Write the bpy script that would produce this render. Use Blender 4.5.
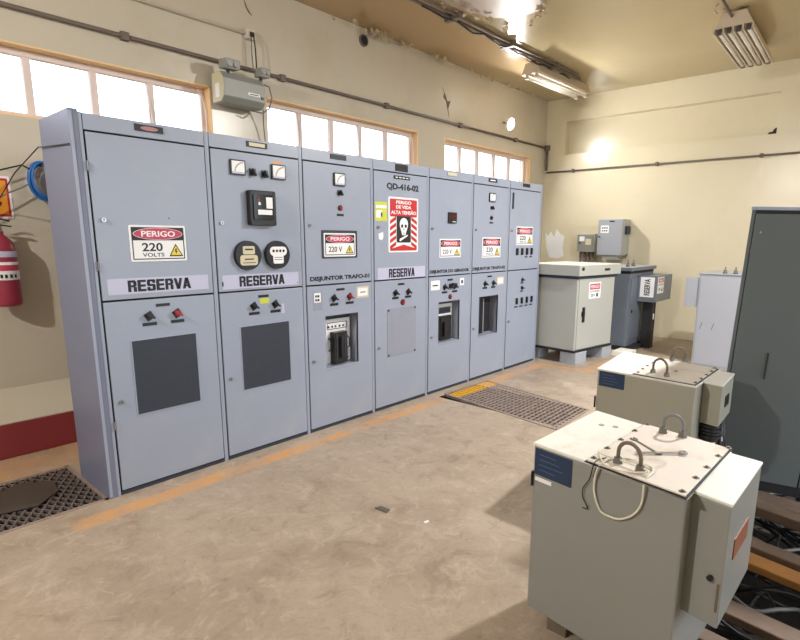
import bpy, bmesh, math, random
from mathutils import Vector, Matrix
random.seed(7)
D = bpy.data
C = bpy.context.scene.collection
for o in list(D.objects): D.objects.remove(o)
PI = math.pi

# ------------------------------------------------------------------ camera
sc = bpy.context.scene
cam_d = D.cameras.new('camera'); cam = D.objects.new('camera', cam_d); C.objects.link(cam); sc.camera = cam
YAW, PITCH, ROLL, FOC = 0.85701, 0.19050, 0.00647, 539.36
_cy, _sy, _cp, _sp = math.cos(YAW), math.sin(YAW), math.cos(PITCH), math.sin(PITCH)
_fw = Vector((_cp*_sy, _cp*_cy, -_sp)); _rt = Vector((_cy, -_sy, 0)); _up = _rt.cross(_fw)
_r = math.cos(ROLL)*_rt + math.sin(ROLL)*_up; _u = -math.sin(ROLL)*_rt + math.cos(ROLL)*_up
m = Matrix((_r, _u, -_fw)).transposed().to_4x4(); m.translation = Vector((-1.0994, -3.3678, 1.5526))
cam.matrix_world = m
cam_d.sensor_fit = 'HORIZONTAL'; cam_d.sensor_width = 36; cam_d.lens = FOC/800*36
cam_d.shift_x = (400-419.95)/800; cam_d.shift_y = (341.88-320)/800
cam_d.clip_start = 0.02

# ------------------------------------------------------------------ world, lights, exposure
sc.view_settings.view_transform = 'Standard'; sc.view_settings.look = 'None'
sc.view_settings.gamma = 1; sc.view_settings.use_curve_mapping = False
sc.view_settings.exposure = 0.36
W = D.worlds.new('sky'); sc.world = W; W.use_nodes = True
bg = W.node_tree.nodes['Background']; bg.inputs[0].default_value = (0.80, 0.90, 1.0, 1); bg.inputs[1].default_value = 3.4

def light(name, kind, loc, power, color, radius=0.08):
    l = D.lights.new(name, kind); l.energy = power; l.color = color
    if kind in ('POINT', 'SPOT'): l.shadow_soft_size = radius
    o = D.objects.new(name, l); C.objects.link(o); o.location = loc
    return o
def portal(loc, rot, sx, sy):
    l = D.lights.new('sky_portal', 'AREA'); l.shape = 'RECTANGLE'; l.size = sx; l.size_y = sy
    l.cycles.is_portal = True
    o = D.objects.new('sky_portal', l); C.objects.link(o); o.location = loc; o.rotation_euler = rot
# three lit floodlights of the room: on the window wall, under the ceiling right of view, on the wall behind the camera
def flood(name, loc, aim, power, color, size=.15):
    l = D.lights.new(name, 'AREA'); l.shape = 'DISK'; l.size = size; l.energy = power; l.color = color
    o = D.objects.new(name, l); C.objects.link(o); o.location = loc
    o.rotation_euler = Vector(aim).to_track_quat('-Z', 'Y').to_euler()
flood('floodlight_a', (6.448, 1.335, 3.276), (-.15, -1, -.36), 62, (1.0, 0.97, 0.92))
flood('floodlight_c', (4.3, -3.3, 3.56), (-.25, .15, -1), 170, (1.0, 0.97, 0.93))
flood('floodlight_b', (-3.05, -0.95, 3.40), (1, -.1, -.3), 95, (1.0, 0.97, 0.93))

# ------------------------------------------------------------------ materials
MATS = {}
def mat(name, col, rough=0.5, metal=0.0, var=0.06, scale=6, bump=0.0, bscale=60, spec=0.5, emit=None, trans=0.0, dirt=None, dirt_amt=0.0, dirt_scale=4):
    if name in MATS: return MATS[name]
    M = D.materials.new(name); M.use_nodes = True; nt = M.node_tree; N = nt.nodes; L = nt.links
    b = N['Principled BSDF']
    b.inputs['Roughness'].default_value = rough; b.inputs['Metallic'].default_value = metal
    b.inputs['Specular IOR Level'].default_value = spec
    tc = N.new('ShaderNodeTexCoord')
    nz = N.new('ShaderNodeTexNoise'); nz.inputs['Scale'].default_value = scale; nz.inputs['Detail'].default_value = 5
    L.new(tc.outputs['Object'], nz.inputs['Vector'])
    mx = N.new('ShaderNodeMix'); mx.data_type = 'RGBA'
    mx.inputs[6].default_value = tuple(max(0, c*(1-var)) for c in col)+(1,)
    mx.inputs[7].default_value = tuple(min(1, c*(1+var)) for c in col)+(1,)
    L.new(nz.outputs['Fac'], mx.inputs[0]); out = mx.outputs[2]
    if dirt:
        n2 = N.new('ShaderNodeTexNoise'); n2.inputs['Scale'].default_value = dirt_scale; n2.inputs['Detail'].default_value = 8; n2.inputs['Roughness'].default_value = .65
        L.new(tc.outputs['Object'], n2.inputs['Vector'])
        cr = N.new('ShaderNodeValToRGB'); cr.color_ramp.elements[0].position = .52; cr.color_ramp.elements[1].position = .72
        cr.color_ramp.elements[1].color = (dirt_amt,)*3+(1,)
        L.new(n2.outputs['Fac'], cr.inputs[0])
        m2 = N.new('ShaderNodeMix'); m2.data_type = 'RGBA'; L.new(cr.outputs[0], m2.inputs[0]); L.new(out, m2.inputs[6])
        m2.inputs[7].default_value = tuple(dirt)+(1,); out = m2.outputs[2]
    L.new(out, b.inputs['Base Color'])
    if bump:
        n3 = N.new('ShaderNodeTexNoise'); n3.inputs['Scale'].default_value = bscale; n3.inputs['Detail'].default_value = 3
        L.new(tc.outputs['Object'], n3.inputs['Vector'])
        bp = N.new('ShaderNodeBump'); bp.inputs['Strength'].default_value = bump; bp.inputs['Distance'].default_value = .01
        L.new(n3.outputs['Fac'], bp.inputs['Height']); L.new(bp.outputs[0], b.inputs['Normal'])
    if emit: b.inputs['Emission Color'].default_value = tuple(emit[0])+(1,); b.inputs['Emission Strength'].default_value = emit[1]
    if trans: b.inputs['Transmission Weight'].default_value = trans
    MATS[name] = M; return M
def S(r, g, b):   # sRGB 0-255 to linear
    f = lambda c: (c/255)/12.92 if c <= 10 else (((c/255)+.055)/1.055)**2.4
    return (f(r), f(g), f(b))

m_wall = mat('cream_gloss_paint', S(206, 198, 182), .26, var=.05, scale=1.3, bump=.10, bscale=7, dirt=S(182, 168, 142), dirt_amt=.35, dirt_scale=1.5)
m_wallb = mat('yellow_cream_gloss_paint', S(224, 215, 189), .24, var=.05, scale=1.1, bump=.14, bscale=8, dirt=S(206, 194, 164), dirt_amt=.3, dirt_scale=1.3)
m_steel = mat('blue_grey_cabinet_paint', S(157, 167, 188), .34, var=.04, scale=2.5, bump=.03, bscale=5, dirt=S(178, 182, 190), dirt_amt=.35, dirt_scale=3)
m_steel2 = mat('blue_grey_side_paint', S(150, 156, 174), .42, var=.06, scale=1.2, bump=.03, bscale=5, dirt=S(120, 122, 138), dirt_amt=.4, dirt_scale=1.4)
m_end = mat('shaded_end_paint', S(120, 126, 152), .42, var=.05, scale=1.0, dirt=S(104, 104, 118), dirt_amt=.4, dirt_scale=1.2)  # cabinet paint made darker, shade of the end side put into the colour
m_gap = mat('black_rubber', S(34, 34, 38), .7)
m_black = mat('black_plastic', S(26, 27, 30), .35)
m_dkgrey = mat('dark_mesh_grey', S(50, 56, 70), .6, var=.15, scale=30)
m_white = mat('white_sticker', S(244, 246, 250), .4, var=.03)
m_lilac = mat('lilac_label_vinyl', S(196, 198, 226), .4, var=.04)
m_red = mat('red_print', S(198, 40, 48), .45)
m_pink = mat('faded_red_print', S(196, 62, 96), .45)
m_yel = mat('yellow_print', S(236, 214, 60), .45)
m_ygr = mat('yellow_green_print', S(206, 214, 70), .5)
m_ink = mat('black_ink', S(24, 26, 34), .5)
m_cream = mat('cream_tag', S(214, 206, 176), .5)
m_chrome = mat('worn_chrome', S(170, 172, 176), .3, metal=.9)
m_glassy = mat('smoky_black_glass', S(20, 22, 26), .1)
m_redbtn = mat('red_button', S(170, 30, 36), .3)
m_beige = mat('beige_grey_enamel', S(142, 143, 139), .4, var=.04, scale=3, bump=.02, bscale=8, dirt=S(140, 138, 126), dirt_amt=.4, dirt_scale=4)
m_beiget = mat('dusty_lit_pale_enamel', S(232, 232, 226), .5, var=.06, scale=5, dirt=S(196, 184, 162), dirt_amt=.55, dirt_scale=7)  # pale tone puts light from above into the tops, with dusty blotches
m_plate = mat('dusty_plate', S(222, 214, 206), .5, var=.06, scale=5, dirt=S(184, 166, 146), dirt_amt=.6, dirt_scale=6)
m_beige2 = mat('warm_beige_enamel', S(160, 157, 143), .4, var=.04, scale=3)
m_gg = mat('grey_green_enamel', S(180, 183, 178), .4, var=.04, scale=2)
m_blue = mat('slate_blue_enamel', S(108, 117, 130), .42, var=.07, scale=2)
m_lgrey = mat('light_grey_enamel', S(162, 166, 176), .42, var=.03, scale=2)
m_dark = mat('dark_green_grey_enamel', S(94, 102, 104), .4, var=.06, scale=2, bump=.02, bscale=4)
m_navy = mat('navy_plate', S(34, 54, 84), .4, var=.1, scale=20)
m_iron = mat('rusty_iron', S(120, 108, 94), .5, metal=.3, var=.2, scale=20)
m_bolt = mat('dull_bolt_steel', S(112, 106, 98), .5, metal=.4)
m_conc = mat('concrete_block', S(168, 174, 184), .85, var=.1, scale=12, bump=.3, bscale=40)
m_conduit = mat('grey_conduit', S(112, 100, 94), .6, metal=.0, var=.2, scale=9)
m_wcond = mat('white_conduit', S(214, 206, 190), .45)
m_sash = mat('pinkish_window_frame', S(232, 216, 212), .5, var=.08, scale=6)
m_reveal = mat('ochre_reveal_paint', S(246, 208, 156), .5, var=.08, scale=4)
m_rust = mat('worn_grating_steel', S(168, 152, 144), .55, metal=.35, var=.3, scale=14)
m_rust2 = mat('dark_grating_steel', S(128, 116, 112), .55, metal=.3, var=.3, scale=14)
m_yelp = mat('worn_yellow_paint', S(226, 170, 40), .55, var=.2, scale=16)
m_pit = mat('dark_pit_dirt', S(44, 36, 32), .9, var=.3, scale=9, bump=.4, bscale=20)
m_maroon = mat('maroon_floor_paint', S(142, 54, 60), .5, var=.1, scale=4)
m_wood = mat('dark_weathered_wood', S(120, 100, 86), .75, var=.3, scale=10, bump=.3, bscale=25)
m_woodo = mat('orange_wood', S(176, 122, 66), .7, var=.2, scale=10, bump=.2, bscale=25)
m_cable = mat('black_cable', S(30, 30, 32), .45)
m_cableg = mat('grey_cable', S(120, 120, 122), .45)
m_string = mat('white_cord', S(226, 222, 206), .6)
m_bluec = mat('blue_cable_sheath', S(40, 110, 190), .35, var=.2, scale=30)
m_ext = mat('crimson_cylinder_paint', S(156, 52, 76), .3, var=.05)
m_tube = mat('fluorescent_tube_glass', S(240, 240, 236), .25)
m_fix = mat('cream_fixture_enamel', S(216, 202, 184), .45, var=.06)
m_fixe = mat('dark_lamp_socket', S(70, 60, 54), .5)
m_unit = mat('grey_emergency_unit', S(150, 152, 148), .4, var=.06, scale=8)
m_lens = mat('lamp_reflector', S(206, 208, 214), .15, metal=.5)
m_flake = mat('peeled_paint_flake', S(190, 172, 142), .6, var=.15, scale=20)
m_orange = mat('orange_print', S(240, 160, 50), .45)
m_brown = mat('brown_tag', S(140, 80, 52), .5)
m_bulb = mat('lit_bulb_glass', (1, .97, .9), .3, emit=((1.0, .97, .92), 9))
m_leaf = mat('outdoor_soil', S(150, 132, 100), .9)

# ceiling: cream gloss with an ochre band near the window wall and a grey peeled patch
def ceiling_mat():
    M = D.materials.new('ceiling_paint'); M.use_nodes = True; nt = M.node_tree; N = nt.nodes; L = nt.links; b = N['Principled BSDF']
    b.inputs['Roughness'].default_value = .2
    tc = N.new('ShaderNodeTexCoord'); sp = N.new('ShaderNodeSeparateXYZ'); L.new(tc.outputs['Object'], sp.inputs[0])
    nz = N.new('ShaderNodeTexNoise'); nz.inputs['Scale'].default_value = 1.6; nz.inputs['Detail'].default_value = 8; L.new(tc.outputs['Object'], nz.inputs['Vector'])
    def math_(op, a, c, cl=False):
        n = N.new('ShaderNodeMath'); n.operation = op; n.use_clamp = cl
        for i, v in enumerate((a, c)):
            if isinstance(v, (int, float)): n.inputs[i].default_value = v
            else: L.new(v, n.inputs[i])
        return n.outputs[0]
    def mixc(f, a, c):
        n = N.new('ShaderNodeMix'); n.data_type = 'RGBA'; L.new(f, n.inputs[0])
        for i, v in ((6, a), (7, c)):
            if isinstance(v, tuple): n.inputs[i].default_value = v+(1,)
            else: L.new(v, n.inputs[i])
        return n.outputs[2]
    base = mixc(nz.outputs['Fac'], S(184, 168, 132), S(196, 182, 148))
    # ochre band: y > 0.55 and x < 6.4
    ny = math_('ADD', sp.outputs['Y'], math_('MULTIPLY', math_('SUBTRACT', nz.outputs['Fac'], .5), .5))
    f1 = math_('MULTIPLY', math_('SUBTRACT', ny, .45), 5, True)
    f1 = math_('MULTIPLY', f1, math_('MULTIPLY', math_('SUBTRACT', 6.9, sp.outputs['X']), .6, True))
    c = mixc(math_('MULTIPLY', f1, .8), base, S(186, 152, 108))
    # grey peeled patch: ellipse at (3.7,-.1)
    dx = math_('DIVIDE', math_('SUBTRACT', sp.outputs['X'], 3.5), .95); dy = math_('DIVIDE', math_('SUBTRACT', sp.outputs['Y'], -.05), .48)
    r2 = math_('ADD', math_('MULTIPLY', dx, dx), math_('MULTIPLY', dy, dy))
    r2 = math_('ADD', r2, math_('MULTIPLY', math_('SUBTRACT', nz.outputs['Fac'], .5), 1.2))
    f2 = math_('MULTIPLY', math_('SUBTRACT', 1.0, r2), 12, True)
    c = mixc(f2, c, S(196, 180, 170))
    L.new(c, b.inputs['Base Color'])
    L.new(math_('ADD', .17, math_('MULTIPLY', f2, .25)), b.inputs['Roughness'])
    n3 = N.new('ShaderNodeTexNoise'); n3.inputs['Scale'].default_value = 5; n3.inputs['Detail'].default_value = 4; L.new(tc.outputs['Object'], n3.inputs['Vector'])
    bp = N.new('ShaderNodeBump'); bp.inputs['Strength'].default_value = .12; bp.inputs['Distance'].default_value = .02
    L.new(n3.outputs['Fac'], bp.inputs['Height']); L.new(bp.outputs[0], b.inputs['Normal'])
    return M
def floor_mat():
    M = D.materials.new('worn_cement_floor'); M.use_nodes = True; nt = M.node_tree; N = nt.nodes; L = nt.links; b = N['Principled BSDF']
    tc = N.new('ShaderNodeTexCoord'); sp = N.new('ShaderNodeSeparateXYZ'); L.new(tc.outputs['Object'], sp.inputs[0])
    def noise(s, d=6, r=.6, dist=0):
        n = N.new('ShaderNodeTexNoise'); n.inputs['Scale'].default_value = s; n.inputs['Detail'].default_value = d; n.inputs['Roughness'].default_value = r; n.inputs['Distortion'].default_value = dist
        L.new(tc.outputs['Object'], n.inputs['Vector']); return n.outputs['Fac']
    def mt(op, a, c, cl=False):
        n = N.new('ShaderNodeMath'); n.operation = op; n.use_clamp = cl
        for i, v in enumerate((a, c)):
            if isinstance(v, (int, float)): n.inputs[i].default_value = v
            else: L.new(v, n.inputs[i])
        return n.outputs[0]
    def mixc(f, a, c):
        n = N.new('ShaderNodeMix'); n.data_type = 'RGBA'; L.new(f, n.inputs[0])
        for i, v in ((6, a), (7, c)):
            if isinstance(v, tuple): n.inputs[i].default_value = v+(1,)
            else: L.new(v, n.inputs[i])
        return n.outputs[2]
    def thr(v, lo, hi): return mt('DIVIDE', mt('SUBTRACT', v, lo), hi-lo, True)
    n1, n2, n3 = noise(1.1, 8, .65, .4), noise(5, 8, .7, .8), noise(28, 4, .6)
    c = mixc(thr(n1, .35, .65), S(164, 147, 130), S(184, 168, 151))
    c = mixc(mt('MULTIPLY', thr(n2, .52, .66), .55), c, S(200, 186, 170))
    c = mixc(mt('MULTIPLY', thr(n2, .46, .34), .55), c, S(140, 118, 102))
    c = mixc(mt('MULTIPLY', thr(n3, .60, .75), .35), c, S(120, 98, 84))
    n5 = noise(3.2, 10, .75, 2.2)      # thin worn scuff lines
    c = mixc(mt('MULTIPLY', mt('SUBTRACT', 1.0, mt('DIVIDE', mt('ABSOLUTE', mt('SUBTRACT', n5, .5), 0), .012), True), .30), c, S(128, 104, 88))
    n6 = noise(9, 8, .7, 1.2)
    c = mixc(mt('MULTIPLY', thr(n6, .56, .66), .4), c, S(208, 194, 178))
    # worn orange lines painted along the cabinets and round the grey-green box
    def band(v, centre, half, soft): return mt('SUBTRACT', 1.0, mt('DIVIDE', mt('SUBTRACT', mt('ABSOLUTE', mt('SUBTRACT', v, centre), 0), half), soft, True))
    def rng(v, lo, hi, s=.03): return mt('MULTIPLY', mt('DIVIDE', mt('SUBTRACT', v, lo), s, True), mt('DIVIDE', mt('SUBTRACT', hi, v), s, True))
    X, Y = sp.outputs['X'], sp.outputs['Y']
    yw = mt('ADD', Y, mt('MULTIPLY', mt('SUBTRACT', n1, .5), .10))
    k1 = mt('MULTIPLY', band(yw, -.20, .05, .03), rng(X, -.32, 4.98))
    k2 = mt('MULTIPLY', band(X, 4.92, .05, .03), rng(Y, -.80, -.17))
    k3 = mt('MULTIPLY', band(yw, -.76, .05, .03), rng(X, 4.9, 6.2))
    k4 = mt('MULTIPLY', mt('MULTIPLY', rng(X, -.9, .3, .1), rng(Y, .72, 1.3, .03)), .7)
    k = mt('MAXIMUM', mt('MAXIMUM', k1, k2), mt('MAXIMUM', k3, k4))
    k = mt('MULTIPLY', k, mt('ADD', .14, mt('MULTIPLY', thr(noise(2.7, 6, .7), .38, .6), .6)))
    c = mixc(k, c, S(224, 164, 98))
    L.new(c, b.inputs['Base Color'])
    L.new(mt('ADD', .34, mt('MULTIPLY', n2, .35)), b.inputs['Roughness'])
    bp = N.new('ShaderNodeBump'); bp.inputs['Strength'].default_value = .25; bp.inputs['Distance'].default_value = .01
    L.new(n2, bp.inputs['Height']); L.new(bp.outputs[0], b.inputs['Normal'])
    return M
m_ceil = ceiling_mat(); m_floor = floor_mat()

# ------------------------------------------------------------------ mesh helpers
class MB:
    def __init__(s): s.v = []; s.f = []
    def add(s, vs, fs):
        n = len(s.v); s.v += [tuple(v) for v in vs]; s.f += [tuple(i+n for i in f) for f in fs]; return s
    def prism(s, poly, z0, z1):
        n = len(poly); area = sum(poly[i][0]*poly[(i+1) % n][1]-poly[(i+1) % n][0]*poly[i][1] for i in range(n))
        if area < 0: poly = poly[::-1]
        vs = [(x, y, z0) for x, y in poly]+[(x, y, z1) for x, y in poly]
        return s.add(vs, [tuple(range(n))[::-1], tuple(range(n, 2*n))]+[(i, (i+1) % n, n+(i+1) % n, n+i) for i in range(n)])
    def box(s, x0, x1, y0, y1, z0, z1):
        x0, x1 = sorted((x0, x1)); y0, y1 = sorted((y0, y1)); z0, z1 = sorted((z0, z1))
        return s.prism([(x0, y0), (x1, y0), (x1, y1), (x0, y1)], z0, z1)
    def plate(s, poly, y0, y1):   # polygon in xz extruded along y
        n = len(poly); area = sum(poly[i][0]*poly[(i+1) % n][1]-poly[(i+1) % n][0]*poly[i][1] for i in range(n))
        if area < 0: poly = poly[::-1]
        y0, y1 = min(y0, y1), max(y0, y1)
        vs = [(x, y0, z) for x, z in poly]+[(x, y1, z) for x, z in poly]
        return s.add(vs, [tuple(range(n)), tuple(range(n, 2*n))[::-1]]+[((i+1) % n, i, n+i, n+(i+1) % n) for i in range(n)])
    def cyl(s, a, b, r, r2=None, n=12):
        a, b = Vector(a), Vector(b); r2 = r if r2 is None else r2
        d = (b-a).normalized(); t = Vector((0, 0, 1)) if abs(d.z) < .9 else Vector((1, 0, 0))
        e = d.cross(t).normalized(); g = d.cross(e)
        vs = []
        for p, rr in ((a, r), (b, r2)):
            for i in range(n):
                w = 2*PI*i/n; vs.append(p+(e*math.cos(w)+g*math.sin(w))*rr)
        return s.add(vs, [tuple(range(n)), tuple(range(n, 2*n))[::-1]]+[((i+1) % n, i, n+i, n+(i+1) % n) for i in range(n)])
    def tube(s, pts, r, n=8, closed=False):
        pts = [Vector(p) for p in pts]; k = len(pts); vs = []; pe = None
        for i, p in enumerate(pts):
            if closed: d = pts[(i+1) % k]-pts[i-1]
            else: d = pts[min(i+1, k-1)]-pts[max(i-1, 0)]
            d.normalize()
            if pe is None:
                t = Vector((0, 0, 1)) if abs(d.z) < .9 else Vector((1, 0, 0)); e = d.cross(t).normalized()
            else: e = (pe-d*pe.dot(d)).normalized()
            pe = e; g = d.cross(e)
            for j in range(n): w = 2*PI*j/n; vs.append(p+(e*math.cos(w)+g*math.sin(w))*r)
        fs = []
        for i in range(k if closed else k-1):
            for j in range(n):
                a = i*n+j; b = i*n+(j+1) % n; c = ((i+1) % k)*n+(j+1) % n; dd = ((i+1) % k)*n+j
                fs.append((a, b, c, dd))
        if not closed: fs += [tuple(range(n))[::-1], tuple(range((k-1)*n, k*n))]
        return s.add(vs, fs)
    def lathe(s, prof, cx, cy, n=24, axis='z'):  # prof (r, h)
        vs = []
        for r, h in prof:
            for j in range(n):
                w = 2*PI*j/n; vs.append((cx+r*math.cos(w), cy+r*math.sin(w), h))
        fs = [(i*n+j, i*n+(j+1) % n, (i+1)*n+(j+1) % n, (i+1)*n+j) for i in range(len(prof)-1) for j in range(n)]
        fs += [tuple(range(n))[::-1], tuple(range((len(prof)-1)*n, len(prof)*n))]
        return s.add(vs, fs)
    def build(s, name, m, parent=None, bevel=0, smooth=False, label=None):
        me = D.meshes.new(name); me.from_pydata(s.v, [], s.f)
        bm = bmesh.new(); bm.from_mesh(me); bmesh.ops.recalc_face_normals(bm, faces=bm.faces); bm.to_mesh(me); bm.free()
        me.materials.append(m)
        o = D.objects.new(name, me); C.objects.link(o)
        if parent: o.parent = parent
        if smooth:
            for p in me.polygons: p.use_smooth = len(p.vertices) == 4
        if bevel:
            b = o.modifiers.new('bevel', 'BEVEL'); b.width = bevel; b.segments = 2; b.limit_method = 'ANGLE'
        if label: o['label'] = label
        return o
def thing(name, label, cat, loc=(0, 0, 0), rotz=0, group=None):
    o = D.objects.new(name, None); C.objects.link(o); o.location = loc; o.rotation_euler = (0, 0, rotz)
    o.empty_display_size = .1
    o['label'] = label; o['category'] = cat
    if group: o['group'] = group
    return o
def tag(o, label, cat, group=None, kind=None):
    o['label'] = label; o['category'] = cat
    if group: o['group'] = group
    if kind: o['kind'] = kind
    return o
def struct(o): o['kind'] = 'structure'; return o
def rect(x0, x1, z0, z1): return [(x0, z0), (x1, z0), (x1, z1), (x0, z1)]
def rrect(x0, x1, z0, z1, r, n=4):
    p = []
    for cx, cz, a in ((x1-r, z0+r, -90), (x1-r, z1-r, 0), (x0+r, z1-r, 90), (x0+r, z0+r, 180)):
        for i in range(n+1): w = math.radians(a+90*i/n); p.append((cx+r*math.cos(w), cz+r*math.sin(w)))
    return p
def ell(cx, cz, rx, rz, n=28): return [(cx+rx*math.cos(2*PI*i/n), cz+rz*math.sin(2*PI*i/n)) for i in range(n)]
def pl(name, poly, y0, y1, m, parent=None, **k): return MB().plate(poly, y0, y1).build(name, m, parent, **k)
_tcache = {}
def text(s, x0, x1, z0, z1, y, m, parent, bold=.0, name='lettering', depth=.0008, spacing=1.0):
    """lettering fitted in the rectangle, lying in the xz plane facing -y"""
    key = (s, bold, spacing)
    if key not in _tcache:
        c = D.curves.new('lettering', 'FONT'); c.body = s; c.offset = bold; c.extrude = .01; c.space_character = spacing; c.resolution_u = 3
        t = D.objects.new('tmp', c); C.objects.link(t)
        dg = bpy.context.evaluated_depsgraph_get(); me = D.meshes.new_from_object(t.evaluated_get(dg))
        _tcache[key] = ([v.co.copy() for v in me.vertices], [tuple(p.vertices) for p in me.polygons])
        D.objects.remove(t); D.curves.remove(c); D.meshes.remove(me)
    vs, fs = _tcache[key]
    ax0 = min(v.x for v in vs); ax1 = max(v.x for v in vs); ay0 = min(v.y for v in vs); ay1 = max(v.y for v in vs)
    out = [(x0+(v.x-ax0)/(ax1-ax0)*(x1-x0), y-(depth if v.z > 0 else 0), z0+(v.y-ay0)/(ay1-ay0)*(z1-z0)) for v in vs]
    me = D.meshes.new(name); me.from_pydata(out, [], fs); me.materials.append(m)
    o = D.objects.new(name, me); C.objects.link(o); o.parent = parent
    return o

# ------------------------------------------------------------------ room shell
X0, X1, Y0, Y1, ZC = -3.2, 7.96, -5.6, 1.55, 3.907
TR = (0.98, 3.9, -4.5, -2.78)          # cable trench in the floor
PL = (-.62, -.055, .03, .70)           # pit under the left grating
GQ = [(2.85, -1.44), (3.53, -1.42), (3.763, -.143), (3.052, -.113)]   # middle grating (slightly askew)
PM = (2.93, 3.55, -1.40, -.13)
def floor_with_pits():
    xs = sorted({X0, X1, *TR[:2], *PL[:2], *PM[:2]}); ys = sorted({Y0, Y1, *TR[2:], *PL[2:], *PM[2:]})
    f = MB()
    for i in range(len(xs)-1):
        for j in range(len(ys)-1):
            cx, cy = (xs[i]+xs[i+1])/2, (ys[j]+ys[j+1])/2
            if any(h[0] < cx < h[1] and h[2] < cy < h[3] for h in (TR, PL, PM)): continue
            f.add([(xs[i], ys[j], 0), (xs[i+1], ys[j], 0), (xs[i+1], ys[j+1], 0), (xs[i], ys[j+1], 0)], [(0, 1, 2, 3)])
    me_o = f.build('floor', m_floor); struct(me_o)
    for h, d in ((TR, .45), (PL, .22), (PM, .22)):
        p = MB(); a, b, c, e = h
        v = [(a, c, 0), (b, c, 0), (b, e, 0), (a, e, 0), (a, c, -d), (b, c, -d), (b, e, -d), (a, e, -d)]
        p.add(v, [(4, 5, 6, 7), (0, 1, 5, 4), (1, 2, 6, 5), (2, 3, 7, 6), (3, 0, 4, 7)])
        me = D.meshes.new('pit_lining'); me.from_pydata(p.v, [], p.f); me.materials.append(m_pit)
        o = D.objects.new('pit_lining', me); C.objects.link(o); o.parent = me_o
floor_with_pits()
struct(MB().box(X0-.2, X1+.2, Y0-.2, Y1+.2, ZC, ZC+.15).build('ceiling', m_ceil))

def wall_holes(name, m, u0, u1, z0, z1, holes, place, t):
    """wall slab split into boxes round rectangular holes; place(u0,u1,z0,z1) -> box args"""
    us = sorted({u0, u1, *[h[0] for h in holes], *[h[1] for h in holes]}); zs = sorted({z0, z1, *[h[2] for h in holes], *[h[3] for h in holes]})
    w = MB()
    for j in range(len(zs)-1):
        i = 0
        while i < len(us)-1:
            solid = lambda i: not any(h[0] < (us[i]+us[i+1])/2 < h[1] and h[2] < (zs[j]+zs[j+1])/2 < h[3] for h in holes)
            if not solid(i): i += 1; continue
            k = i
            while k < len(us)-1 and solid(k): k += 1
            w.box(*place(us[i], us[k], zs[j], zs[j+1])); i = k
    return struct(w.build(name, m))
WINS = [(-1.15, 1.63, 2.40, 2.90, 6), (2.21, 4.51, 2.40, 2.92, 5), (5.07, 7.44, 2.40, 2.92, 5)]
wall_l = wall_holes('wall_left', m_wall, X0, X1+.2, 0, ZC, [w[:4] for w in WINS], lambda a, b, c, d: (a, b, Y1, Y1+.22, c, d), .22)
# back wall with a shallow recessed panel
struct(MB().box(X1, X1+.2, Y0, Y1, 0, 2.985).box(X1, X1+.2, Y0, Y1, 3.53, ZC).box(X1, X1+.2, 1.18, Y1, 2.985, 3.53)
       .box(X1, X1+.2, Y0, -1.94, 2.985, 3.53).box(X1+.14, X1+.2, -1.94, 1.18, 2.985, 3.53).build('wall_back', m_wallb))
DOORS = [(.9, 4.7, 0, 2.8)]
wall_holes('wall_right', m_wall, X0, X1, 0, ZC, DOORS, lambda a, b, c, d: (a, b, Y0-.2, Y0, c, d), .2)
struct(MB().box(X0-.2, X0, Y0, Y1, 0, ZC).build('wall_front', m_wall))
portal((2.8, Y0-.02, 1.4), (PI/2, 0, 0), 3.8, 2.8)
# ground outside
struct(MB().box(-25, 30, Y0-25, Y0-.2, -.25, -.05).box(-25, 30, Y1+.22, Y1+25, -.25, -.05).build('ground', m_leaf))
# red painted curb at the foot of the window wall
o = MB().prism([(-3.2, 1.172), (.75, 1.172), (.75, 1.55), (-3.2, 1.55)], 0, .25).build('trim_1', m_maroon, bevel=.008); struct(o)
MB().add([(-3.19, 1.176, .25), (.74, 1.176, .25), (.74, 1.549, .25), (-3.19, 1.549, .25), (-3.19, 1.176, .258), (.74, 1.176, .258), (.74, 1.549, .42), (-3.19, 1.549, .42)], [(3, 2, 1, 0), (4, 5, 6, 7), (0, 1, 5, 4), (1, 2, 6, 5), (2, 3, 7, 6), (3, 0, 4, 7)]).build('plaster_cap', m_wall, o)

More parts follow.
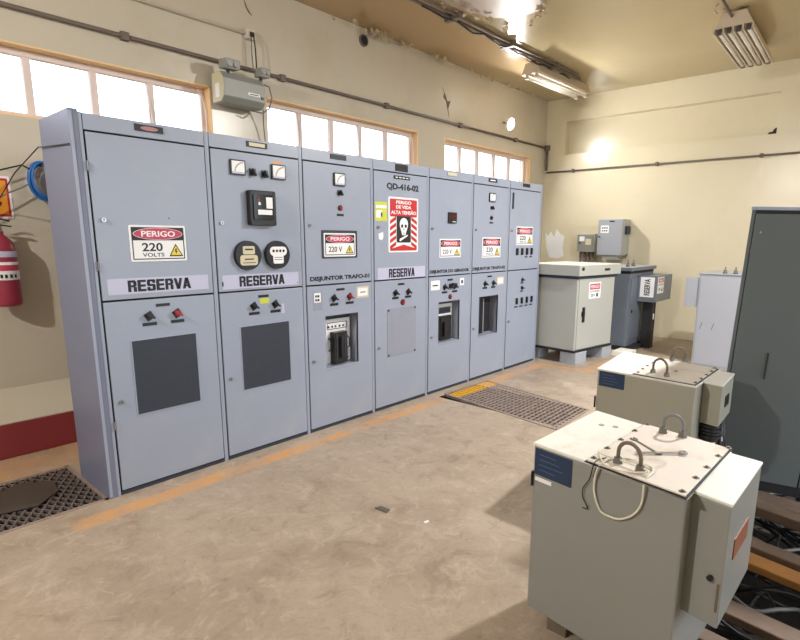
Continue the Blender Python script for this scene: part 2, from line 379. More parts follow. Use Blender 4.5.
m_pane = mat('dusty_window_glass', (.95, .97, 1.0), .12, trans=1.0)
for wi, (a, b, z0, z1, n) in enumerate(WINS):
    e = D.objects.new('window_%d' % (wi+1), None); C.objects.link(e); struct(e); e.location = (a, Y1, z0)
    W_, H_ = b-a, z1-z0
    rv = MB().box(0, W_, .0, .2, H_-.012, H_).box(0, .012, 0, .2, 0, H_).box(W_-.012, W_, 0, .2, 0, H_).box(0, W_, 0, .2, 0, .012); rv.build('reveal', m_reveal, e)
    MB().box(.012, W_-.012, .10, .15, .012, .045).box(.012, W_-.012, .10, .15, H_-.06, H_-.012).box(.012, .05, .10, .15, .045, H_-.06).box(W_-.05, W_-.012, .10, .15, .045, H_-.06).build('window_frame', m_sash, e, bevel=.004)
    p = (W_-.1)/n
    for i in range(1, n): MB().box(-.03+.05+p*i, .05+p*i+.02, .10, .15, .045, H_-.06).build('mullion', m_sash, e)
    for i in range(n):
        x = .05+p*i+.02; x2 = x+p-.04
        op = i in ((0, 2) if wi != 0 else (1, 4))
        dy = .07 if op else 0
        pn = MB().add([(x, .128-dy, .045), (x2, .128-dy, .045), (x2, .128, H_-.06), (x, .128, H_-.06), (x, .132-dy, .045), (x2, .132-dy, .045), (x2, .132, H_-.06), (x, .132, H_-.06)],
                     [(0, 1, 2, 3), (7, 6, 5, 4), (0, 4, 5, 1), (2, 6, 7, 3), (1, 5, 6, 2), (0, 3, 7, 4)])
        pn.build('pane', m_pane, e)
        if op: MB().tube([(x2, .125-dy, .05), (x2, .125, H_-.065)], .008, 6).build('sash_stay', m_sash, e)
    # bent curtain rod / cable at the right jamb
    MB().tube([(W_-.10, .06, H_-.03), (W_-.06, .05, H_-.10), (W_-.035, .05, H_-.2), (W_-.03, .05, H_-.45)], .008, 6).build('cable', m_sash, e)
    portal(((a+b)/2, Y1+.21, (z0+z1)/2), (-PI/2, 0, 0), W_, H_)

# ------------------------------------------------------------------ conduits
def clips(o, pts, r):
    for p in pts: MB().box(p[0]-.03, p[0]+.03, p[1]-r*1.2, p[1]+r*1.15, p[2]-r*1.5, p[2]+r*1.5).build('clip', m_conduit, o)
c1 = thing('conduit', 'long grey conduit running along the window wall above the windows', 'conduit', (0, 0, 0))
MB().tube([(-3.15, 1.525, 3.127), (7.90, 1.525, 3.127)], .017, 10).build('pipe', m_conduit, c1, smooth=True)
c1b = thing('conduit', 'short vertical conduit dropping down the far room corner', 'conduit', (0, 0, 0))
MB().tube([(7.925, 1.50, 3.08), (7.925, 1.50, 2.74)], .022, 10).build('pipe', m_conduit, c1b, smooth=True)
MB().box(7.90, 7.955, 1.46, 1.545, 3.08, 3.17).build('junction', m_conduit, c1b, bevel=.004)
clips(c1, [(x, 1.525, 3.127) for x in (-.6, .9, 2.4, 3.9, 5.4, 6.9)], .02)
c2 = thing('conduit', 'thin brown conduit crossing the far wall below the recessed panel', 'conduit', (0, 0, 0))
MB().tube([(7.935, 1.50, 2.706), (7.935, -5.55, 2.706)], .014, 10).build('pipe', m_conduit, c2, smooth=True)
for y in (1.0, -.4, -1.8): MB().box(7.91, 7.958, y-.02, y+.02, 2.68, 2.735).build('clip', m_conduit, c2)
c3 = thing('conduit', 'pair of brown conduits with cables fixed to the ceiling, ending by the tube light', 'conduit', (0, 0, 0))
MB().tube([(-3.1, .60, 3.87), (3.4, .56, 3.87), (5.1, .53, 3.87), (6.9, .47, 3.87)], .018, 8).build('pipe', m_conduit, c3, smooth=True)
MB().tube([(-3.1, .52, 3.875), (3.4, .48, 3.875), (5.1, .46, 3.875), (6.7, .41, 3.875)], .013, 8).build('pipe', m_conduit, c3, smooth=True)
MB().tube([(3.4+i*.18, .53+.02*math.sin(i*1.7), 3.84+.015*math.sin(i*2.3)) for i in range(20)], .01, 6).build('cable', m_cable, c3)
for x in (2.8, 3.9, 5.0, 6.1): MB().box(x-.03, x+.03, .42, .62, 3.84, 3.905).build('clip', m_conduit, c3)
c4 = thing('conduit', 'thin white conduit on the upper window wall ending in a small outlet box', 'conduit', (0, 0, 0))
MB().tube([(-2.5, 1.53, 3.42), (2.02, 1.53, 3.44)], .013, 8).build('pipe', m_wcond, c4, smooth=True)
MB().box(2.0, 2.09, 1.49, 1.549, 3.39, 3.48).build('outlet_box', m_wcond, c4, bevel=.006)
MB().box(2.03, 2.07, 1.475, 1.49, 3.41, 3.45).build('plug', m_black, c4)
MB().tube([(2.05, 1.46, 3.42), (2.055, 1.45, 3.3), (2.06, 1.45, 3.12)], .006, 6).build('cord', m_cable, c4)
MB().tube([(2.03, 1.47, 3.40), (2.02, 1.46, 3.25), (2.03, 1.46, 3.1)], .005, 6).build('cord', m_cableg, c4)

# emergency light unit on the wall
eu = thing('emergency_light_unit', 'grey emergency light box with two lamp heads mounted high between the windows', 'emergency light', (1.62, 1.30, 2.74), 0)
hexp = [(0, .05), (0, .20), (.05, .26), (.2, .26), (.2, 0), (.05, 0)]   # (y, z)
v = [(0, -y+.2 if False else y, z) for y, z in hexp]
b_ = MB(); n_ = len(hexp)
b_.add([(0, y, z) for y, z in hexp]+[(.42, y, z) for y, z in hexp], [tuple(range(n_)), tuple(range(n_, 2*n_))[::-1]]+[(i, (i+1) % n_, n_+(i+1) % n_, n_+i) for i in range(n_)])
b_.build('housing', m_unit, eu, bevel=.006)
b_ = MB(); b_.add([(-.006, y*.94+.004, z*.94+.008) for y, z in hexp]+[(.0, y*.94+.004, z*.94+.008) for y, z in hexp], [tuple(range(n_)), tuple(range(n_, 2*n_))[::-1]]+[(i, (i+1) % n_, n_+(i+1) % n_, n_+i) for i in range(n_)])
b_.build('end_cap', m_cream, eu)
MB().box(-.012, -.006, .06, .13, .04, .16).build('sticker', m_white, eu)
MB().box(.24, .36, -.004, 0, .09, .115).build('sticker', m_white, eu); pl('lettering', rect(.255, .345, .098, .106), -.006, -.004, m_ink, eu)
pl('switch', rect(.375, .40, .075, .095), -.01, 0, m_black, eu)
MB().box(.05, .37, .2, .25, .02, .24).build('bracket', m_unit, eu)
for x, w in ((.0, .15), (.36, .10)):
    h = MB(); h.add([(x, -.03, .27), (x+w, -.03, .27), (x+w, -.05, .35), (x, -.05, .35), (x, .08, .28), (x+w, .08, .28), (x+w, .07, .36), (x, .07, .36)],
                    [(0, 1, 2, 3), (7, 6, 5, 4), (0, 4, 5, 1), (2, 6, 7, 3), (1, 5, 6, 2), (0, 3, 7, 4)])
    hh = h.build('lamp_head', m_unit, eu, bevel=.008)
    for k in range(2): MB().cyl((x+w*(.28+.44*k), -.052, .312), (x+w*(.28+.44*k), -.038, .31), w*.19, n=14).build('reflector', m_lens, hh)
    MB().cyl((x+w/2, .05, .25), (x+w/2, .05, .29), .015).build('stem', m_black, eu)
MB().tube([(.43, .08, .24), (.50, .05, .22), (.52, .04, .12), (.49, .05, .02), (.42, .06, -.03), (.34, .08, -.02)], .007, 6).build('cable', m_cableg, eu)
MB().tube([(.47, .12, .02), (.50, .17, -.1), (.53, .2, -.25), (.56, .22, -.33)], .006, 6).build('cable', m_cableg, eu)

# floodlights (round lens in a shallow housing)
def floodlamp(loc, aim, label):
    e = thing('floodlight', label, 'lamp', loc)
    aim = Vector(aim).normalized(); q_ = aim.to_track_quat('Y', 'Z').to_matrix()
    def tr(mb): mb.v = [tuple(q_ @ Vector(p)) for p in mb.v]; return mb
    tr(MB().cyl((0, -.05, 0), (0, 0, 0), .065, .092, n=24)).build('housing', m_white, e)
    tr(MB().cyl((0, .0, 0), (0, .006, 0), .085, n=24)).build('lens', m_bulb, e)
    tr(MB().box(-.012, .012, -.16, -.05, -.012, .012)).build('arm', m_conduit, e)
    return e
floodlamp((6.453, 1.349, 3.282), (-.05, -1, -.30), 'brightly lit round floodlight high on the window wall near the far corner')
fl_c = floodlamp((4.302, -3.302, 3.58), (-.25, .15, -1), 'lit round floodlight hanging from the ceiling to the right of the view')
MB().tube([(.035, -.02, .14), (.035, -.02, .325)], .01, 8).build('stem', m_conduit, fl_c)
floodlamp((-3.066, -.948, 3.405), (1, -.1, -.3), 'lit round floodlight high on the wall behind the camera')

# ------------------------------------------------------------------ ceiling tube lights
def tube_light(name, label, P, W_, L_, n, zt):
    e = thing(name, label, 'ceiling light', (P[0], P[1], zt), P[2])
    h = .10
    b = MB(); b.add([(0, 0, -h*.4), (0, W_, -h*.4), (0, W_*.8, h), (0, W_*.2, h), (L_, 0, -h*.4), (L_, W_, -h*.4), (L_, W_*.8, h), (L_, W_*.2, h)],
                    [(0, 1, 2, 3), (7, 6, 5, 4), (0, 4, 5, 1), (1, 5, 6, 2), (2, 6, 7, 3), (3, 7, 4, 0)])
    b.build('housing', m_fix, e, bevel=.005)
    p = W_/n
    for i in range(n):
        y = p*(i+.5)
        t = MB().cyl((.05, y, -h*.4-.03), (L_-.05, y, -h*.4-.03), min(.021, p*.3), n=12).build('tube', m_tube, e, smooth=True)
        for x in (.02, L_-.05): MB().box(x, x+.03, y-.02, y+.02, -h*.4-.055, -h*.4).build('socket', m_fixe if n > 2 else m_fix, e)
        if n > 2: MB().box(.0, L_, p*(i+1)-.006, p*(i+1)+.006, -h*.4-.05, -h*.4).build('fin', m_fix, e)
    if n > 2: MB().box(0, L_, -.006, .006, -h*.4-.05, -h*.4).build('fin', m_fix, e)
    for x in (.25*L_, .75*L_): MB().box(x-.03, x+.03, W_*.35, W_*.65, h, ZC-zt-.001).build('hanger', m_fixe, e)
    return e
tube_light('tube_light', 'two-tube ceiling light with tan housing near the corner above the window wall', (5.78, .50, -.03), .30, 1.5, 2, 3.78)
t2 = tube_light('tube_light', 'four-tube ceiling light with cream fins near the far wall at upper right', (5.66, -1.98, .03), .36, 1.5, 4, 3.78)
MB().tube([(-.02, .2, .05), (-.3, .22, .09), (-1.2, .22, .10)], .015, 8).build('conduit', m_conduit, t2)

# paint flakes hanging from the ceiling (curled scales)
fl = MB()
def flake(cx, cy, cz, s, tilt):
    a = random.random()*2*PI; n = random.randint(4, 6)
    pts = [(cx+s*random.uniform(.5, 1)*math.cos(a+2*PI*i/n), cy+s*random.uniform(.5, 1)*math.sin(a+2*PI*i/n)*.7, cz-random.random()*tilt) for i in range(n)]
    fl.add(pts+[(x, y, z-.004) for x, y, z in pts], [tuple(range(n))[::-1], tuple(range(n, 2*n))]+[(i, (i+1) % n, n+(i+1) % n, n+i) for i in range(n)])
for i in range(60):
    w = random.gauss(0, 1); flake(3.45+.55*w, .33+.12*random.gauss(0, 1), ZC-.004, random.uniform(.015, .06), .035)
tag(fl.build('paint_flakes', m_flake), 'cluster of curled paint flakes hanging from the ceiling beside the conduits', 'paint flakes', kind='stuff'); fl = MB()
for i in range(34):
    w = random.uniform(-1.2, 1.3); flake(3.5+.9*math.sin(w)+.1, -.05-.46*math.cos(w), ZC-.004, random.uniform(.03, .08), .05)
tag(fl.build('paint_flakes', m_flake), 'curled flakes round the edge of the grey peeled patch of ceiling', 'paint flakes', kind='stuff'); fl = MB()
for i in range(40):
    x = random.uniform(3.0, 7.6); flake(x, 1.47+random.uniform(-.06, .03), ZC-.006, random.uniform(.01, .05), .06)
for cx in (3.62, 3.72, 4.75): 
    for k in range(9): flake(cx+random.gauss(0, .1), 1.44+max(-.06, min(.05, random.gauss(0, .03))), ZC-.01, random.uniform(.02, .055), .09)
tag(fl.build('paint_flakes', m_flake), 'peeling paint along the edge between ceiling and window wall', 'paint flakes', kind='stuff'); fl = MB()
for k in range(9): flake(5.75+random.gauss(0, .15), -1.75+random.gauss(0, .1), ZC-.004, random.uniform(.02, .06), .03)
for k in range(9): flake(6.9+random.gauss(0, .15), -2.35+random.gauss(0, .1), ZC-.004, random.uniform(.02, .07), .03)
tag(fl.build('paint_flakes', m_flake), 'few paint flakes on the ceiling beside the four-tube light', 'paint flakes', kind='stuff')
# dark peeled spots on the walls, thin irregular scars
def scar(name, pts, m, label, cat, depth=.004):
    o = MB().plate(pts, Y1-depth, Y1+.001).build(name, m); tag(o, label, cat); return o
vent = thing('wall_pipe_hole', 'small round dark pipe hole high on the window wall under the ceiling', 'hole', (3.547, 1.55, 3.77))
MB().cyl((0, -.02, 0), (0, .0, 0), .065, n=18).build('pipe_ring', m_conduit, vent, smooth=False)
MB().cyl((0, -.024, 0), (0, -.018, 0), .05, n=18).build('bore', m_gap, vent)
scar('paint_scar', [(5.0, 3.56), (5.05, 3.50), (5.03, 3.44), (5.09, 3.40), (5.17, 3.20), (5.14, 3.30), (5.19, 3.42), (5.12, 3.40), (5.08, 3.47)], m_conduit, 'dark peeled scar in the paint high on the window wall above the middle windows', 'paint scar')
scar('paint_scar', [(2.02, 3.75), (2.05, 3.68), (2.10, 3.62), (2.06, 3.64), (2.03, 3.69)], m_conduit, 'small curved paint crack high on the wall above the emergency light', 'paint scar')
ho = MB(); hp = [(-1.80, 2.99), (-1.83, 3.03), (-1.87, 3.035), (-1.89, 3.07), (-1.93, 3.09), (-1.935, 2.99)]
ho.add([(X1+.132, y, z) for y, z in hp]+[(X1+.141, y, z) for y, z in hp], [(0, 1, 2, 3, 4, 5), (11, 10, 9, 8, 7, 6)]+[(i, (i+1) % 6, 6+(i+1) % 6, 6+i) for i in range(6)])
tag(ho.build('broken_hole', m_gap), 'jagged dark hole in the lower right corner of the recessed wall panel', 'hole')

wp = MB(); rr_ = [(1.47, 1.66), (1.42, 1.60), (1.36, 1.68), (1.30, 1.58), (1.25, 1.72), (1.18, 1.64), (1.10, 1.60), (1.12, 1.40), (1.09, 1.26), (1.2, 1.2), (1.38, 1.22), (1.44, 1.4)]; n_ = len(rr_)
wp.add([(X1-.003, y, z) for y, z in rr_]+[(X1+.001, y, z) for y, z in rr_], [tuple(range(n_)), tuple(range(n_, 2*n_))[::-1]]+[(i, (i+1) % n_, n_+(i+1) % n_, n_+i) for i in range(n_)])  # flat white shape painted in for a bright reflection on the wall
tag(wp.build('painted_glare', m_white), 'ragged white painted reflection on the far wall above the grey-green housing', 'painted reflection')
tag(MB().prism([(.93, -1.27), (.97, -1.28), (.975, -1.35), (.935, -1.36)], 0, .006).build('metal_scrap', m_bolt, bevel=.002), 'small dark metal scrap lying on the open floor', 'debris')
tag(MB().prism([(1.0, -1.585), (1.03, -1.59), (1.025, -1.605), (.995, -1.6)], 0, .004).build('plaster_crumb', m_white), 'white crumb on the open floor near the dark metal scrap', 'debris')
# ------------------------------------------------------------------ switchgear cabinets
XS = [0, .711, 1.43, 2.153, 2.882, 3.596, 4.308, 5.041]
H = 2.2; DEP = .492; ZM = 1.183
OP = {3: (.197, .545, .505, .932), 5: (.178, .526, .503, .922), 6: (.170, .545, .480, .920)}
def warn_sign(par, x0, x1, z0, z1, style, y=-.010):
    s = pl('warning_sign', rrect(x0, x1, z0, z1, .008), y-.003, y, m_white, par)
    yy = y-.003; w, h = x1-x0, z1-z0; i = .035*w
    ring = MB(); t = .006
    for a in ((x0+i, x1-i, z1-i-t, z1-i), (x0+i, x1-i, z0+i, z0+i+t), (x0+i, x0+i+t, z0+i, z1-i), (x1-i-t, x1-i, z0+i, z1-i)): ring.box(a[0], a[1], yy-.0006, yy, a[2], a[3])
    ring.build('border', m_ink, s)
    hz = z1-i-.36*h
    pl('header', rect(x0+i, x1-i, hz, z1-i), yy-.0010, yy, m_ink, s)
    pl('header_oval', ell((x0+x1)/2, (hz+z1-i)/2, w*.44, h*.165), yy-.0020, yy-.0010, m_white, s)
    pl('header_oval', ell((x0+x1)/2, (hz+z1-i)/2, w*.43, h*.155), yy-.0026, yy-.0020, m_pink, s)
    text('PERIGO', x0+w*.2, x1-w*.2, hz+h*.10, z1-i-h*.10, yy-.0026, m_white, s, bold=.02)
    bz = hz-z0
    if style == 'volts':
        text('220', x0+w*.20, x0+w*.56, z0+bz*.48, hz-bz*.12, yy, m_ink, s, bold=.02)
        text('VOLTS', x0+w*.20, x0+w*.58, z0+bz*.22, z0+bz*.40, yy, m_ink, s, bold=.01)
    else:
        text('220 V', x0+w*.14, x0+w*.56, z0+bz*.35, hz-bz*.25, yy, m_ink, s, bold=.01)
    tx = x0+w*.80; tz = z0+bz*.22; tw = w*.13; th = bz*.62
    pl('warning_triangle', [(tx-tw, tz), (tx+tw, tz), (tx, tz+th)], yy-.001, yy, m_ink, s)
    pl('warning_triangle', [(tx-tw*.76, tz+th*.10), (tx+tw*.76, tz+th*.10), (tx, tz+th*.84)], yy-.0018, yy-.001, m_yel, s)
    pl('bolt_symbol', [(tx-.003, tz+th*.62), (tx+tw*.16, tz+th*.60), (tx+tw*.02, tz+th*.42), (tx+tw*.22, tz+th*.42), (tx-tw*.08, tz+th*.16), (tx, tz+th*.36), (tx-tw*.2, tz+th*.36)], yy-.0026, yy-.0018, m_ink, s)
    return s
GL = {'E': [(0, .36, 0, 1), (.36, .95, 0, .2), (.36, .9, .4, .6), (.36, .95, .8, 1)],
      'R': [(0, .34, 0, 1), (.34, .82, .8, 1), (.34, .82, .40, .58), (.60, .95, .50, .90), (.60, .95, 0, .42)],
      'S': [(.06, .9, .82, 1), (.06, .9, .41, .60), (.06, .9, 0, .18), (0, .35, .5, .92), (.61, .96, .08, .5), (.61, .96, .68, .92), (0, .35, .08, .34)]}
def block_letters(word, x0, x1, z0, z1, y, m, par):
    """heavy condensed capitals built from bars"""
    n = len(word); cw = (x1-x0)/n; mb = MB(); h = z1-z0
    for i, ch in enumerate(word):
        ox = x0+i*cw; u = lambda a: ox+a*cw*.95
        if ch in GL:
            for a, b, c, d in GL[ch]: mb.box(u(a), u(b), y-.0008, y, z0+c*h, z0+d*h)
        else:
            f = (lambda t: t) if ch == 'A' else (lambda t: 1-t)
            for q_ in ([(-.02, 0), (.32, 0), (.66, 1), (.30, 1)], [(1.02, 0), (.68, 0), (.34, 1), (.70, 1)]): mb.plate([(u(a), z0+f(b)*h) for a, b in q_], y-.0008, y)
            if ch == 'A': mb.box(u(.25), u(.75), y-.0008, y, z0+.2*h, z0+.36*h)
    return mb.build('lettering', m, par)
def strip(par, x0, x1, z0, z1, tx0, tx1):
    s = pl('label_strip', rect(x0, x1, z0, z1), -.0085, -.007, m_lilac, par)
    block_letters('RESERVA', tx0, tx1, z0+.012, z1-.012, -.0085, m_ink, s)
def lock(par, x, z):
    k = MB().cyl((x, -.007, z), (x, -.018, z), .013, n=14).build('lock', m_chrome, par)
    MB().box(x-.002, x+.002, -.0195, -.018, z-.007, z+.007).build('keyhole', m_black, k)
def knob(par, x, z, m=None, a=45, s=.024):
    m = m or m_black
    c, q_ = math.cos(math.radians(a)), math.sin(math.radians(a))
    k = pl('rotary_switch', [(x+s*(c*u-q_*v_), z+s*(q_*u+c*v_)) for u, v_ in ((-1, -1), (1, -1), (1, 1), (-1, 1))], -.013, -.007, m_black, par)
    MB().cyl((x, -.013, z), (x, -.03, z), s*.75, s*.65, n=14).build('knob', m, k)
    a2 = math.radians(a-60); c, q_ = math.cos(a2), math.sin(a2)
    pl('lever', [(x+s*(c*u-q_*v_), z+s*(q_*u+c*v_)) for u, v_ in ((-1.1, -.22), (1.1, -.22), (1.1, .22), (-1.1, .22))], -.042, -.03, m, k)
def tagplate(par, x, z, w=.055, h=.016, m=None, name='label_plate'):
    pl(name, rect(x-w/2, x+w/2, z-h/2, z+h/2), -.009, -.007, m or m_black, par)
def button(par, x, z, r=.018, m=None):
    k = MB().cyl((x, -.007, z), (x, -.014, z), r*1.25, n=16).build('button', m_black, par)
    MB().cyl((x, -.014, z), (x, -.026, z), r*.8, r*.7, n=14).build('lens', m or m_redbtn, k)
def meter(par, x0, x1, z0, z1, ang=50):
    k = MB().plate(rrect(x0, x1, z0, z1, .006), -.02, -.007).build('panel_meter', m_black, par)
    t = .009; pl('dial_face', rect(x0+t, x1-t, z0+t, z1-t), -.0215, -.02, m_white, k)
    cx, cz = x1-t*1.6, z0+t*1.6; w = x1-x0-3.4*t
    arc = MB()
    for i in range(12):
        a = math.radians(92+i*7.5); a2 = math.radians(92+(i+.5)*7.5)
        if i % 1 == 0: arc.plate([(cx+w*.78*math.cos(a), cz+w*.78*math.sin(a)), (cx+w*.78*math.cos(a2), cz+w*.78*math.sin(a2)), (cx+w*.9*math.cos(a2), cz+w*.9*math.sin(a2)), (cx+w*.9*math.cos(a), cz+w*.9*math.sin(a))], -.022, -.0215)
    arc.build('scale_marks', m_ink, k)
    a = math.radians(180-ang); dx, dz = math.cos(a), math.sin(a)
    pl('needle', [(cx-dz*.0015, cz+dx*.0015), (cx+dz*.0015, cz-dx*.0015), (cx+dx*w*.75, cz+dz*w*.75)], -.0225, -.0215, m_ink, k)
    pl('terminal_cover', rect(x0+t, x1-t, z0+t, z0+t+.012), -.0225, -.0215, m_lilac, k)
CLAB = {1: 'blue-grey switchgear cabinet at the left end of the row, large 220 volts sign',
        2: 'blue-grey switchgear cabinet with black relay box, two round meters and a dark vent',
        3: 'blue-grey switchgear cabinet lettered DISJUNTOR TRAFO-01 with a recessed breaker below',
        4: 'blue-grey switchgear cabinet with the red skull sign and a blank screwed panel below',
        5: 'blue-grey switchgear cabinet lettered DISJUNTOR DO GERADOR with small dark relay and recessed breaker',
        6: 'blue-grey switchgear cabinet lettered DISJUNTOR TRAFO-02 with an empty dark recess below',
        7: 'blue-grey switchgear cabinet at the far right end of the row with four small levers'}
for n in range(1, 8):
    x0 = XS[n-1]; w = XS[n]-x0
    e = thing('switchgear_cabinet', CLAB[n], 'electrical cabinet', (x0, 0, 0), 0, 'switchgear cabinets in a row')
    L_ = 0.0; 
    cs = MB().box(0, .012, .012, DEP, 0, H).box(w-.012, w-.0005, .012, DEP, 0, H).box(.012, w-.012, DEP-.012, DEP, 0, H).box(.012, w-.012, .012, DEP-.012, H-.012, H).box(.012, w-.012, .012, DEP-.012, .0, .012)
    cs.box(0, .016, -.004, .012, 0, H).box(w-.010, w-.0005, -.004, .012, 0, H)
    cs.build('casing', m_steel, e)
    if n == 1:
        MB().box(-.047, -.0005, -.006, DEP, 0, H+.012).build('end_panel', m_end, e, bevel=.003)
        MB().box(-.046, -.03, -.0085, -.006, .01, H).build('edge_strip', m_steel, e)
        for z in (.42, 1.36, 1.9): MB().cyl((.018, -.012, z), (.018, -.012, z+.05), .005, n=8).build('hinge', m_chrome, e)
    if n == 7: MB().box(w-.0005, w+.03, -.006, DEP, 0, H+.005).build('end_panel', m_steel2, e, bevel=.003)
    # rubber backing behind the door gaps
    bk = MB()
    if n in OP:
        a, b, c, d = OP[n]; a -= .01; b += .01; c -= .01; d += .01
        bk.box(.016, w-.010, .010, .0118, 0, c).box(.016, w-.010, .010, .0118, d, H).box(.016, a, .010, .0118, c, d).box(b, w-.010, .010, .0118, c, d)
    else: bk.box(.016, w-.010, .010, .0118, 0, H)
    bk.build('door_seal', m_gap, e)
    dl, dr = .027, w-.016
    # header, doors, kick
    MB().box(dl-.006, dr+.003, -.007, .009, 2.113, H-.003).build('header_panel', m_steel, e, bevel=.002)
    ud = MB().box(dl, dr, -.007, .009, ZM+.006, 2.103).build('upper_door', m_steel, e, bevel=.002)
    if n in OP:
        a, b, c, d = OP[n]; ld = MB(); z0, z1 = .03, ZM-.006
        # ring of four slabs sharing the hole
        P_ = [(dl, z0), (dr, z0), (dr, z1), (dl, z1)]; Q_ = [(a, c), (b, c), (b, d), (a, d)]
        vs = [(x, -.007, z) for x, z in P_]+[(x, -.007, z) for x, z in Q_]+[(x, .009, z) for x, z in P_]+[(x, .009, z) for x, z in Q_]
        fs = []
        for i in range(4):
            j = (i+1) % 4
            fs += [(i, j, 4+j, 4+i), (8+j, 8+i, 12+i, 12+j), (i, 8+i, 8+j, j), (4+j, 12+j, 12+i, 4+i)]
        ld.add(vs, fs); ld = ld.build('lower_door', m_steel, e)
        # recess niche
        dp = .105
        nb = MB().box(a-.004, a, -.008, dp, c-.004, d+.004).box(b, b+.004, -.008, dp, c-.004, d+.004).box(a, b, -.008, dp, d, d+.004)
        nb.add([(a, -.008, c-.012), (b, -.008, c-.012), (b, dp, c+.012), (a, dp, c+.012), (a, -.008, c-.02), (b, -.008, c-.02), (b, dp, c), (a, dp, c)],
               [(0, 1, 2, 3), (7, 6, 5, 4), (0, 4, 5, 1), (2, 6, 7, 3), (1, 5, 6, 2), (0, 3, 7, 4)])
        nb.build('recess_lining', m_steel2, e)
        MB().box(a-.004, b+.004, dp, dp+.004, c-.01, d+.004).build('recess_back', m_gap if n == 6 else m_dkgrey, e)
        MB().box(a, b, dp-.012, dp, d-.035, d-.001).build('recess_rail', m_dkgrey, e)
        if n == 3:
            br = MB().box(a+.005, b-.012, dp-.02, dp, .515, .885).build('breaker_front', m_white, e)
            for q4 in ((.285, .50, .852, .857), (.285, .50, .80, .805), (.285, .29, .80, .857), (.495, .50, .80, .857)): pl('diagram_line', rect(q4[0], q4[1], q4[2], q4[3]), dp-.0215, dp-.02, m_ink, br)
            for xx in (.30, .34, .375, .42, .46): pl('diagram_symbol', ell(xx, .822, .010, .010, 10), dp-.0215, dp-.02, m_ink, br)
            bb = MB().box(.315, .458, dp-.075, dp-.02, .515, .78).build('breaker_body', m_black, e, bevel=.004)
            MB().box(.375, .40, dp-.10, dp-.075, .56, .74).build('breaker_handle', m_gap, bb, bevel=.004)
            MB().box(.335, .35, dp-.078, dp-.075, .54, .76).build('ridge', m_dkgrey, bb); MB().box(.425, .44, dp-.078, dp-.075, .54, .76).build('ridge', m_dkgrey, bb)
            for xx in (.297, .50): MB().tube([(xx, dp-.022, .62), (xx, dp-.05, .64), (xx, dp-.05, .71), (xx, dp-.022, .73)], .005, 6).build('grip', m_black, e)
            pl('sticker', rect(.475, .515, .56, .61), dp-.0215, dp-.02, m_lilac, br); pl('sticker', rect(.475, .51, .53, .552), dp-.0215, dp-.02, m_dkgrey, br)
        if n == 5:
            br = MB().box(.25, .52, dp-.02, dp, .508, .885).build('breaker_front', m_white, e)
            pl('display', rect(.295, .49, .785, .85), dp-.024, dp-.02, m_dkgrey, br)
            for k in range(4): pl('display_segment', rect(.31+k*.042, .335+k*.042, .805, .83), dp-.0255, dp-.024, m_black, br)
            bb = MB().box(.285, .462, dp-.06, dp-.02, .512, .765).build('breaker_body', m_black, e, bevel=.004)
            MB().box(.32, .36, dp-.085, dp-.06, .55, .70).build('breaker_handle', m_gap, bb)
            for zz in (.56, .66): MB().cyl((.487, dp-.02, zz), (.487, dp-.03, zz), .008).build('screw', m_black, br)
        if n == 6:
            MB().box(a+.004, a+.20, dp-.03, dp, c+.01, d-.036).build('blanking_plate', m_black, e)
            MB().box(a+.20, a+.215, dp-.03, dp, c+.01, d-.036).build('edge_strip', m_steel2, e)
    else:
        ld = MB().box(dl, dr, -.007, .009, .03, ZM-.006).build('lower_door', m_steel, e, bevel=.002)
    MB().box(.016, w-.012, -.002, .009, .0, .022).build('kick_plate', m_dkgrey, e)
    lock(ud, .072 if n != 5 else .064, 1.64); lock(ld, .070, .583)
    # header nameplate
    nm = {1: m_black, 2: m_dkgrey, 3: m_dkgrey, 4: m_black, 5: m_steel2, 6: m_black, 7: m_black}[n]
    px0, px1 = (.284, .445)
    np_ = pl('nameplate', rect(px0, px1, 2.145, 2.182), -.011, -.007, nm, e)
    if n == 1: pl('emblem', ell(.365, 2.163, .05, .012), -.0125, -.011, mat('faded_emblem', S(176, 128, 130), .5), np_)
    if n == 2: pl('inlay', rect(px0+.02, px1-.02, 2.152, 2.175), -.0125, -.011, m_cream, np_)
    if n == 5: pl('inlay', rect(px0+.006, px1-.006, 2.150, 2.178), -.0125, -.011, m_cream, np_)
    if n == 6: pl('inlay', rect(px0+.03, px1-.03, 2.158, 2.169), -.0125, -.011, m_white, np_)
    if n == 4:
        pl('nameplate', rect(.285, .445, 2.123, 2.145), -.011, -.007, m_black, e)
        q4 = pl('nameplate', rect(.265, .470, 2.056, 2.084), -.011, -.007, m_black, e)
        for k in range(4): pl('print_mark', rect(.285+k*.045, .315+k*.045, 2.066, 2.074), -.012, -.011, m_white, q4)
    # upper doors
    if n == 1:
        warn_sign(ud, .20, .533, 1.404, 1.616, 'volts', -.007); strip(ud, .058, .664, 1.217, 1.309, .167, .548)
        MB().cyl((.44, -.007, 1.66), (.44, -.009, 1.66), .004, n=8).build('rivet', m_black, ud)
    if n == 2:
        meter(ud, .153, .263, 1.954, 2.052, 150); meter(ud, .468, .583, 1.950, 2.052, 150)
        pl('paint_patch', rect(.49, .56, 2.056, 2.07), -.0075, -.007, m_orange, ud)
        knob(ud, .321, 1.982, a=0); knob(ud, .414, 1.978, a=0)
        r = MB().plate(rrect(.262, .470, 1.629, 1.863, .012), -.05, -.007).build('relay_box', m_black, ud, bevel=.005)
        r2 = MB().plate(rrect(.288, .444, 1.668, 1.835, .008), -.058, -.05).build('relay_cover', m_glassy, r)
        pl('relay_label', rect(.385, .435, 1.745, 1.82), -.0595, -.058, m_white, r); pl('relay_label', rect(.318, .43, 1.702, 1.735), -.0595, -.058, m_white, r)
